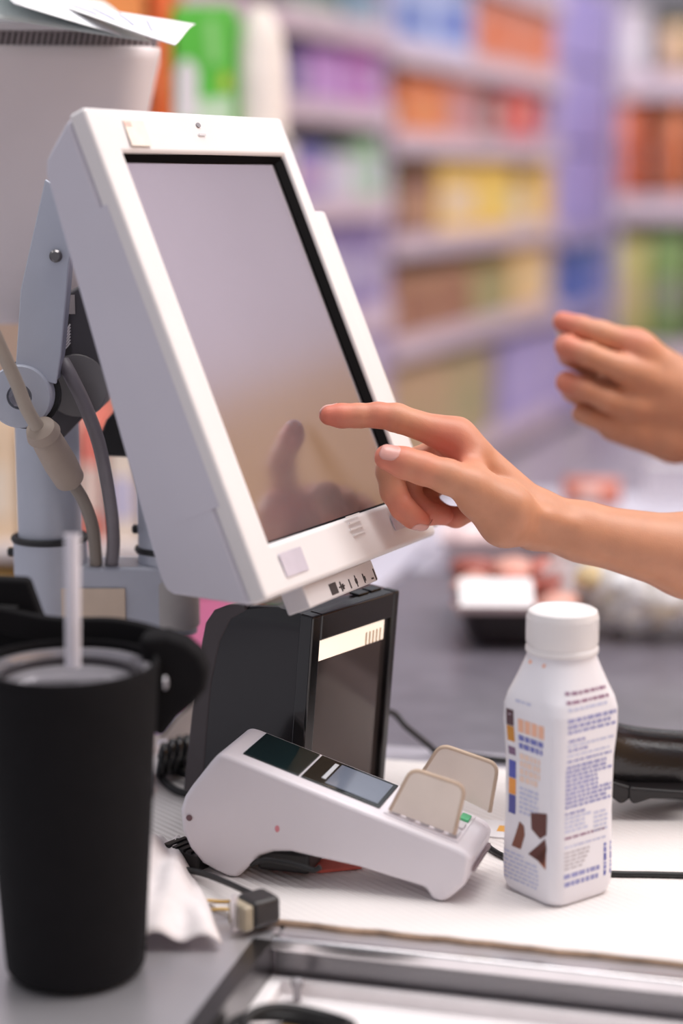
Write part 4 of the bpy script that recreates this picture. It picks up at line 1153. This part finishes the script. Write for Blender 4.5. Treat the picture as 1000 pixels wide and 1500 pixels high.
row(GC, 966, 1012, 60, LC[3], 36, (228, 190, 150), 'cream pouch at the top right corner', 1, None, fn=pouch, band=(214, 180, 150))

# ------------------------------------------------------------------ display rack behind the touch screen
RY = 2.7
GR = Fr((0, RY, 0), EX, EZ, (0, -1, 0))
rz_ = [0.35, GR.pix(200, 800)[1], GR.pix(200, 200)[1]]
rk = thing('display_rack', (-0.7, RY + 0.2, 0), 'white wire display rack behind the touch screen with cartons on top', 'rack')
ra0, ra1 = -1.35, GR.pix(425, 250)[0]
for z in rz_:
    box('rack_shelf', GR, ra0, ra1, z - 0.02, z, -0.42, 0.0, mat('rack_white', (228, 220, 220), 0.5), rk, bevel=0.004)
for a in (ra0, ra1 - 0.02):
    for c in (-0.42, -0.02):
        box('rack_post', GR, a, a + 0.02, 0, rz_[2], c, c + 0.02, mat('rack_white', (228, 220, 220), 0.5), rk)
box('rack_back', GR, ra0, ra1, 0.1, rz_[2], -0.44, -0.42, mat('rack_cream', (232, 214, 196), 0.6), rk)
row(GR, 96, 217, 100, rz_[2], -60, (238, 150, 84), 'orange carton behind the papers on the rear display', 1, None, c=-0.03, band=(240, 160, 96))
row(GR, 221, 252, 100, rz_[2], -60, (238, 112, 56), 'narrow red orange carton beside the green one', 1, None, c=-0.03, band=(240, 124, 70))
gt = thing('detergent_carton', GR.w((GR.pix(300, 100)[0]), rz_[2], -0.1), 'bright green carton with a white bottle picture', 'carton')
g0_, g1_ = GR.pix(253, 100, -.03)[0], GR.pix(343, 100, -.03)[0]
gz = GR.pix(300, 8, -.03)[1]
box('box_body', GR, g0_, g1_, rz_[2], gz, -0.25, -0.03, mat('carton_green', (92, 190, 66), 0.45, var=0.1, scale=12), gt, bevel=0.006)
def gp(x, y): return GR.pix(x, y, -.03)
prism('white_picture', GR, [gp(x, y) for x, y in [(258, 175), (258, 105), (266, 88), (280, 88), (290, 105), (290, 175)]], -0.031, -0.028, mat('picture_white', (226, 220, 224), 0.5), gt)
prism('pale_panel', GR, [gp(x, y) for x, y in [(256, 190), (256, 150), (340, 140), (340, 190)]], -0.031, -0.0285, mat('picture_palegreen', (196, 220, 190), 0.5), gt)
prism('yellow_spot', GR, [gp(330 + 8 * math.cos(t), 120 + 14 * math.sin(t)) for t in np.linspace(0, 6.28, 12, endpoint=False)], -0.031, -0.0282, mat('picture_yellow', (190, 200, 70), 0.5), gt)
prism('pale_streak', GR, [gp(x, y) for x, y in [(300, 30), (318, 26), (324, 90), (306, 96)]], -0.031, -0.0283, mat('picture_lightgreen', (140, 208, 120), 0.5), gt)
rl = thing('paper_roll', GR.w(gp(381, 100)[0], rz_[2], -0.10), 'big white paper roll with rounded shoulders beside the green carton', 'paper roll')
rr0 = (gp(420, 100)[0] - gp(343, 100)[0]) / 2
lathe('roll', GR.w(gp(381, 100)[0], 0, -0.03 - rr0), [(rr0 * .97, rz_[2]), (rr0, rz_[2] + .01), (rr0, gp(381, 120)[1]), (rr0 * .95, gp(381, 78)[1]), (rr0 * .8, gp(381, 45)[1]), (rr0 * .55, gp(381, 20)[1]), (rr0 * .3, gp(381, 8)[1])], mat('roll_white', (236, 226, 218), 0.7), rl, seg=40, auto=70)
lathe('core', GR.w(gp(381, 100)[0], 0, -0.03 - rr0), [(rr0 * .25, gp(381, 9)[1]), (rr0 * .25, gp(381, 4)[1])], mat('roll_core', (190, 170, 150), 0.7), rl, seg=20)
zl_ = rz_[1]
row(GR, -60, 30, 700, zl_, 612, (232, 206, 176), 'beige carton left of the main post', 1, None, c=-0.03, band=(236, 220, 200))
row(GR, 32, 112, 700, zl_, 630, (240, 222, 204), 'cream carton behind the main post', 1, None, c=-0.03)
row(GR, 114, 150, 700, zl_, 610, (244, 138, 124), 'coral red carton between post and grey cable', 1, None, c=-0.03, band=(246, 226, 214))
row(GR, 152, 205, 700, zl_, 640, (242, 226, 210), 'cream white carton right of the grey cable', 1, None, c=-0.03, band=(206, 200, 224))
row(GR, 206, 300, 700, zl_, 650, (240, 214, 200), 'pale peach carton behind the second post', 1, None, c=-0.03)
zl_ = rz_[0]
pz_ = GR.pix(280, 872)[1] - zl_
row(GR, -60, 30, 900, zl_, 838, (196, 160, 92), 'mustard carton low at the left edge', 1, None, c=-0.03)
row(GR, 200, 262, 900, zl_, 868, (240, 160, 190), 'pink carton below the stand yoke', 1, None, c=-0.03, band=(226, 200, 230))
row(GR, 263, 345, 900, zl_, 872, (240, 136, 176), 'hot pink carton left of the upright scanner', 1, None, c=-0.03, band=(238, 170, 200))
row(GR, 30, 198, 900, zl_, 880, (226, 206, 196), 'pale carton hidden behind the tumbler', 2, 'pale cartons behind the tumbler', c=-0.03)

# ------------------------------------------------------------------ hands: smooth blended surfaces
def seg_d(P, a, b, r0, r1, sq=None):
    ab = b - a
    t = np.clip(((P - a) @ ab) / (ab @ ab), 0, 1)
    d = P - (a + t[..., None] * ab)
    if sq is not None:                      # flattened section: axis and factor
        ax, f = sq
        d = d + ((f - 1) * (d @ ax))[..., None] * ax
    return np.sqrt((d * d).sum(-1)) - (r0 + (r1 - r0) * t)


def smin(a, b, k):
    h = np.clip(0.5 + 0.5 * (b - a) / k, 0, 1)
    return b + (a - b) * h - k * h * (1 - h)


class Hand:
    def __init__(s, palm, fingers, creases=(), kp=0.012, kf=0.004):
        s.palm, s.fingers, s.creases, s.kp, s.kf = palm, fingers, creases, kp, kf

    def __call__(s, P):
        d = None
        for q in s.palm:
            e = seg_d(P, *q[:4], sq=q[5] if len(q) > 5 else None)
            kk = q[4] if len(q) > 4 and q[4] else s.kp
            d = e if d is None else smin(d, e, kk)
        tot = d
        for chain, k in s.fingers:
            f = None
            for i in range(len(chain) - 1):
                e = seg_d(P, chain[i][0], chain[i + 1][0], chain[i][1], chain[i + 1][1])
                f = e if f is None else smin(f, e, s.kf)
            tot = np.minimum(tot, smin(d, f, k))
        for J, ax, dirn, amp, w, rad in s.creases:
            v = P - J
            al = v @ ax
            side = np.clip((v @ dirn) / 0.006 + 0.4, 0, 1)
            near = np.clip(1.3 - np.sqrt((v * v).sum(-1)) / rad, 0, 1)
            tot = tot + amp * np.exp(-(al / w) ** 2) * side * near
        return tot


def surface_nets(f, lo, hi, h):
    n = np.ceil((hi - lo) / h).astype(int) + 1
    xs = [lo[i] + h * np.arange(n[i]) for i in range(3)]
    D = np.empty(n, np.float32)
    for i in range(0, n[0], 24):
        X, Y, Z = np.meshgrid(xs[0][i:i + 24], xs[1], xs[2], indexing='ij')
        D[i:i + 24] = f(np.stack([X, Y, Z], -1))
    S = D < 0
    c = np.zeros(np.array(n) - 1, np.int8)
    for dx in (0, 1):
        for dy in (0, 1):
            for dz in (0, 1):
                c += S[dx:n[0] - 1 + dx, dy:n[1] - 1 + dy, dz:n[2] - 1 + dz]
    cells = np.argwhere((c > 0) & (c < 8))
    idx = -np.ones(c.shape, np.int64)
    idx[tuple(cells.T)] = np.arange(len(cells))
    acc = np.zeros((len(cells), 3)); cnt = np.zeros(len(cells))
    corners = [(a, b, e) for a in (0, 1) for b in (0, 1) for e in (0, 1)]
    for p in corners:
        for ax in range(3):
            if p[ax] == 1: continue
            q = list(p); q[ax] = 1
            d0 = D[tuple((cells + np.array(p)).T)]; d1 = D[tuple((cells + np.array(q)).T)]
            m = (d0 < 0) != (d1 < 0)
            t = np.where(m, d0 / np.where(m, d0 - d1, 1), 0)
            pt = np.tile(np.array(p, float), (len(cells), 1)); pt[:, ax] += t
            acc[m] += pt[m]; cnt[m] += 1
    V = lo + h * (cells + acc / cnt[:, None])
    F = []
    for ax in range(3):
        s0 = [slice(None)] * 3; s1 = [slice(None)] * 3
        s0[ax] = slice(0, -1); s1[ax] = slice(1, None)
        ch = S[tuple(s0)] != S[tuple(s1)]
        e = np.argwhere(ch)
        o1, o2 = [(ax + 1) % 3, (ax + 2) % 3]
        ok = (e[:, o1] > 0) & (e[:, o2] > 0) & (e[:, o1] < n[o1] - 1) & (e[:, o2] < n[o2] - 1)
        e = e[ok]
        fl = S[tuple(e.T)]
        def sh_(a, b):
            q = e.copy(); q[:, o1] -= a; q[:, o2] -= b
            return idx[tuple(q.T)]
        qd = np.stack([sh_(1, 1), sh_(0, 1), sh_(0, 0), sh_(1, 0)], 1)
        qd[~fl] = qd[~fl][:, ::-1]
        F.append(qd)
    F = np.concatenate(F)
    return V, F[(F >= 0).all(1)]


def skin_material():
    m = bpy.data.materials.new('skin')
    m.use_nodes = True
    nt = m.node_tree
    b = nt.nodes['Principled BSDF']
    at = nt.nodes.new('ShaderNodeAttribute'); at.attribute_name = 'flush'
    mx = nt.nodes.new('ShaderNodeMix'); mx.data_type = 'RGBA'
    mx.inputs[6].default_value = (*lin((202, 143, 112)), 1)
    mx.inputs[7].default_value = (*lin((208, 116, 96)), 1)
    nt.links.new(at.outputs['Fac'], mx.inputs[0])
    tc = nt.nodes.new('ShaderNodeTexCoord')
    nz = nt.nodes.new('ShaderNodeTexNoise'); nz.inputs['Scale'].default_value = 60; nz.inputs['Detail'].default_value = 4
    nt.links.new(tc.outputs['Object'], nz.inputs['Vector'])
    mr = nt.nodes.new('ShaderNodeMapRange'); mr.inputs[1].default_value = .3; mr.inputs[2].default_value = .7; mr.inputs[3].default_value = 0.94; mr.inputs[4].default_value = 1.05
    nt.links.new(nz.outputs[0], mr.inputs[0])
    vm = nt.nodes.new('ShaderNodeVectorMath'); vm.operation = 'SCALE'
    nt.links.new(mx.outputs[2], vm.inputs[0]); nt.links.new(mr.outputs[0], vm.inputs['Scale'])
    nt.links.new(vm.outputs[0], b.inputs['Base Color'])
    b.inputs['Roughness'].default_value = 0.48
    b.inputs['Subsurface Weight'].default_value = 0.18
    b.inputs['Subsurface Radius'].default_value = (1, 0.35, 0.2)
    b.inputs['Subsurface Scale'].default_value = 0.005
    vr = nt.nodes.new('ShaderNodeTexVoronoi'); vr.inputs['Scale'].default_value = 900
    nt.links.new(tc.outputs['Object'], vr.inputs['Vector'])
    bp = nt.nodes.new('ShaderNodeBump'); bp.inputs['Strength'].default_value = 0.06; bp.inputs['Distance'].default_value = 0.001
    nt.links.new(vr.outputs['Distance'], bp.inputs['Height']); nt.links.new(bp.outputs[0], b.inputs['Normal'])
    return m


M_skin = skin_material()
M_nail = mat('nail', (216, 160, 150), 0.3, var=0.02, spec=0.5)


def build_hand(name, hand, lo, hi, h, flush, parent):
    V, F = surface_nets(hand, lo, hi, h)
    fl = np.zeros(len(V))
    for c, r in flush:
        fl = np.maximum(fl, np.exp(-((V - c) ** 2).sum(1) / r ** 2))
    org = ORG[parent.name]
    me = bpy.data.meshes.new(name)
    me.from_pydata((V - org).tolist(), [], F.tolist())
    me.polygons.foreach_set('use_smooth', [True] * len(me.polygons))
    a = me.attributes.new('flush', 'FLOAT', 'POINT')
    a.data.foreach_set('value', fl.astype(np.float32))
    me.materials.append(M_skin)
    o = bpy.data.objects.new(name, me)
    COL.objects.link(o)
    o.parent = parent
    ORG[o.name] = org
    sm = o.modifiers.new('smooth', 'SMOOTH'); sm.factor = 0.5; sm.iterations = 2
    return o


def nail(hand, c, along, out, L, W, parent, name='nail'):
    """curved plate lying on the finger surface around c"""
    along = along / np.linalg.norm(along)
    out = out - along * (out @ along); out /= np.linalg.norm(out)
    acr = np.cross(along, out)
    n = 10
    G = []
    for i in range(n + 1):
        for j in range(n + 1):
            u, v = 2 * i / n - 1, 2 * j / n - 1
            wv_ = math.sqrt(max(0.0, 1 - 0.75 * max(0, abs(u) - 0.35) ** 2 / 0.42))
            G.append(c + along * u * L / 2 + acr * v * W / 2 * wv_ + out * 0.012)
    G = np.array(G)
    for it in range(40):                    # march inwards to the skin
        d = hand(G)
        G = G - out * np.clip(d + 0.0002, -0.002, 0.002)[:, None] * 0.8
    F = [(i * (n + 1) + j, (i + 1) * (n + 1) + j, (i + 1) * (n + 1) + j + 1, i * (n + 1) + j + 1) for i in range(n) for j in range(n)]
    return mesh(name, G, F, M_nail, parent, smooth=True, solid=0.0007)


HYD = 1.302                                 # depth of the pointing finger
def hpt(x, y, dy=0.0): return atY(x, y, HYD + dy)
# joints: (point, radius)
ix = [(hpt(668, 640, 0.012), 0.0125), (hpt(640, 632, 0.010), 0.0112), (hpt(580, 612, 0.004), 0.0100), (hpt(553, 608, 0.003), 0.0088), (hpt(524, 609, 0.002), 0.0084), (hpt(500, 609, 0.001), 0.0083), (hpt(482, 608, 0.0), 0.0074)]
th = [(hpt(742, 742, -0.012), 0.0170), (hpt(690, 712, -0.022), 0.0135), (hpt(655, 698, -0.025), 0.0120), (hpt(618, 686, -0.027), 0.0112), (hpt(592, 678, -0.027), 0.0108), (hpt(567, 670, -0.026), 0.0092)]
md = [(hpt(655, 655, 0.032), 0.0115), (hpt(612, 676, 0.026), 0.0100), (hpt(571, 690, 0.014), 0.0100), (hpt(576, 720, 0.009), 0.0092), (hpt(590, 744, 0.006), 0.0088), (hpt(604, 757, 0.006), 0.0080), (hpt(617, 764, 0.007), 0.0068)]
rg = [(hpt(655, 672, 0.050), 0.0110), (hpt(620, 690, 0.040), 0.0096), (hpt(596, 705, 0.030), 0.0095), (hpt(604, 735, 0.022), 0.0088), (hpt(628, 752, 0.018), 0.0082), (hpt(650, 755, 0.019), 0.0070)]
lt = [(hpt(665, 690, 0.064), 0.0098), (hpt(636, 710, 0.055), 0.0086), (hpt(622, 728, 0.046), 0.0082), (hpt(642, 752, 0.036), 0.0078), (hpt(668, 758, 0.032), 0.0072), (hpt(684, 754, 0.032), 0.0062)]
wr_ = hpt(806, 766, 0.028)
yv = np.array([0, 1.0, 0])
palm = [
    (hpt(668, 640, 0.012), hpt(782, 748, 0.020), 0.0125, 0.0140),
    (hpt(662, 654, 0.030), hpt(785, 758, 0.030), 0.0120, 0.0150),
    (hpt(662, 670, 0.047), hpt(785, 762, 0.040), 0.0118, 0.0155),
    (hpt(670, 690, 0.060), hpt(785, 770, 0.046), 0.0100, 0.0140),
    (hpt(700, 715, 0.040), hpt(775, 770, 0.034), 0.0120, 0.0150),
    (hpt(742, 762, 0.000), hpt(790, 766, 0.016), 0.0185, 0.0175),
    (hpt(738, 758, -0.004), hpt(700, 732, -0.012), 0.0180, 0.0140),
    # web between thumb and index
    (hpt(690, 690, -0.008), hpt(690, 664, 0.006), 0.0085, 0.0095),
    # wrist and forearm
    (hpt(795, 762, 0.022), hpt(850, 776, 0.026), 0.0180, 0.0185),
    (hpt(795, 766, 0.042), hpt(850, 780, 0.044), 0.0165, 0.0185),
    (hpt(850, 778, 0.026), hpt(1010, 814, 0.036), 0.0195, 0.0285),
    (hpt(850, 780, 0.044), hpt(1010, 814, 0.056), 0.0190, 0.0280),
    (hpt(1010, 814, 0.040), hpt(1250, 872, 0.075), 0.0290, 0.0370),
    (hpt(1010, 814, 0.056), hpt(1250, 872, 0.095), 0.0285, 0.0370),
    (hpt(1250, 872, 0.085), hpt(1500, 900, 0.15), 0.0390, 0.0420),
]
# thumb tendon ridge towards the wrist, styloid
palm += [(hpt(748, 736, -0.018), hpt(800, 758, 0.002), 0.0055, 0.0050, 0.006), (hpt(800, 758, 0.003), hpt(836, 768, 0.010), 0.0060, 0.0045, 0.008)]
def crs(chain, i, amp, w=0.0010, dirn=-EZ, rad=0.016, sh=0.5):
    a = chain[i][0]; b = chain[i + 1][0]
    ax = (b - a) / np.linalg.norm(b - a)
    return (a, ax, np.array(dirn, float), amp, w, rad)
creases = [crs(ix, 4, 0.0009), crs(ix, 2, 0.0008), (hpt(568, 610, .003), crs(ix, 2, 1)[1], -EZ, 0.0006, 0.0008, 0.016), crs(md, 4, 0.0009, dirn=(0.6, -0.5, 0.3)), crs(rg, 4, 0.0008, dirn=(0.4, -0.6, 0.3)),
           (hpt(660, 676, -0.006), np.array([0.35, 0.0, 0.93]), np.array([0, -1.0, 0]), 0.0018, 0.0016, 0.020)]
h1 = Hand(palm, [(ix, 0.010), (th, 0.012), (md, 0.008), (rg, 0.008), (lt, 0.008)], creases)
per = thing('person', hpt(900, 800, 0.03), 'bare arm whose index finger points at the touch screen', 'person')
lo = np.array([hpt(455, 600)[0] - 0.004, HYD - 0.055, hpt(800, 915, 0.08)[2] - 0.02]); hi = np.array([hpt(1400, 880, .12)[0], HYD + 0.185, hpt(650, 575)[2] + 0.01])
flush = [(ix[-1][0], 0.022), (ix[3][0], 0.012), (th[-1][0], 0.020), (th[3][0], 0.012), (md[-1][0], 0.02), (rg[-1][0], 0.02), (hpt(650, 660, 0.0), 0.022), (md[4][0], 0.015)]
hd = build_hand('arm', h1, lo, hi, 0.00155, flush, per)
al = th[-1][0] - th[-3][0]
nl = nail(h1, th[-1][0] - al / np.linalg.norm(al) * 0.0005, al, np.array([-0.15, -0.75, 0.75]), 0.0135, 0.0130, per)
tag(nl, 'pale pink thumbnail')
al = ix[-1][0] - ix[-3][0]
nail(h1, ix[-1][0] + al / np.linalg.norm(al) * 0.0005, al, np.array([0, 0.55, 0.85]), 0.0125, 0.0110, per)
al = md[-1][0] - md[-3][0]
nail(h1, md[-1][0] + al / np.linalg.norm(al) * 0.001, al, np.array([0.2, -0.5, -0.8]), 0.010, 0.0095, per)

# the second hand, farther back, pinching a scrap of white paper
SY = 1.56
def spt(x, y, dy=0.0): return atY(x, y, SY + dy)
i2 = [(spt(938, 510, 0.0), 0.0125), (spt(925, 504, 0.0), 0.0122), (spt(880, 488, -0.004), 0.0102), (spt(850, 479, 0.0), 0.0094), (spt(824, 471, 0.006), 0.0088)]
m2 = [(spt(935, 548, -0.006), 0.0122), (spt(910, 540, -0.012), 0.0118), (spt(860, 519, -0.016), 0.0098), (spt(829, 507, -0.010), 0.0094), (spt(834, 520, 0.012), 0.0096), (spt(862, 540, 0.018), 0.0092)]
r2 = [(spt(925, 595, -0.004), 0.0115), (spt(890, 585, -0.010), 0.0108), (spt(855, 570, -0.012), 0.0092), (spt(830, 560, -0.006), 0.0090), (spt(838, 572, 0.012), 0.0090), (spt(864, 590, 0.020), 0.0088)]
l2 = [(spt(930, 630, 0.004), 0.0105), (spt(896, 624, 0.002), 0.0096), (spt(866, 611, 0.004), 0.0084), (spt(852, 606, 0.010), 0.0080), (spt(862, 606, 0.026), 0.0074), (spt(878, 600, 0.034), 0.0068)]
t2_ = [(spt(985, 540, 0.035), 0.014), (spt(930, 520, 0.036), 0.0120), (spt(880, 500, 0.028), 0.0110), (spt(842, 482, 0.020), 0.0092)]
palm2 = [
    (spt(935, 508, 0.0), spt(1035, 578, 0.016), 0.0128, 0.0165),
    (spt(930, 546, -0.006), spt(1035, 592, 0.008), 0.0128, 0.0165),
    (spt(925, 592, -0.002), spt(1035, 606, 0.008), 0.0120, 0.0165),
    (spt(930, 628, 0.006), spt(1035, 620, 0.012), 0.0110, 0.0160),
    (spt(940, 560, 0.014), spt(1035, 600, 0.022), 0.0180, 0.018),
    (spt(985, 645, 0.012), spt(1050, 655, 0.015), 0.0150, 0.018),
    (spt(900, 626, 0.010), spt(985, 652, 0.010), 0.0120, 0.0150),
    (spt(890, 570, 0.014), spt(960, 590, 0.016), 0.0140, 0.0160),
    (spt(1035, 590, 0.014), spt(1130, 650, 0.02), 0.0215, 0.0220),
    (spt(1035, 625, 0.014), spt(1130, 680, 0.02), 0.0200, 0.0220),
    (spt(1130, 665, 0.02), spt(1400, 800, 0.06), 0.0290, 0.040),
]
h2 = Hand(palm2, [(i2, 0.010), (m2, 0.009), (r2, 0.009), (l2, 0.009), (t2_, 0.012)], [])
per2 = thing('person', spt(1000, 600), 'blurred bare hand raised beside the shelves, pinching a white scrap', 'person')
lo = np.array([spt(805, 600)[0] - 0.006, SY - 0.06, spt(1300, 860)[2] - 0.03]); hi = np.array([spt(1360, 780)[0], SY + 0.11, spt(870, 445)[2] + 0.012])
build_hand('arm', h2, lo, hi, 0.0022, [(i2[-1][0], 0.02), (m2[3][0], 0.015), (r2[3][0], 0.015), (i2[1][0], 0.015)], per2)
sf = Fr(spt(818, 492, 0.008), EX, EZ, (0, -1, 0))
sc_ = prism('paper_scrap', sf, [sf.pix(x, y) for x, y in [(813, 481), (828, 486), (880, 508), (884, 524), (866, 524), (834, 508), (818, 506)]], -0.0012, 0.0012, M_paper)
tag(sc_, 'small scrap of white paper pinched between raised fingers', 'paper')
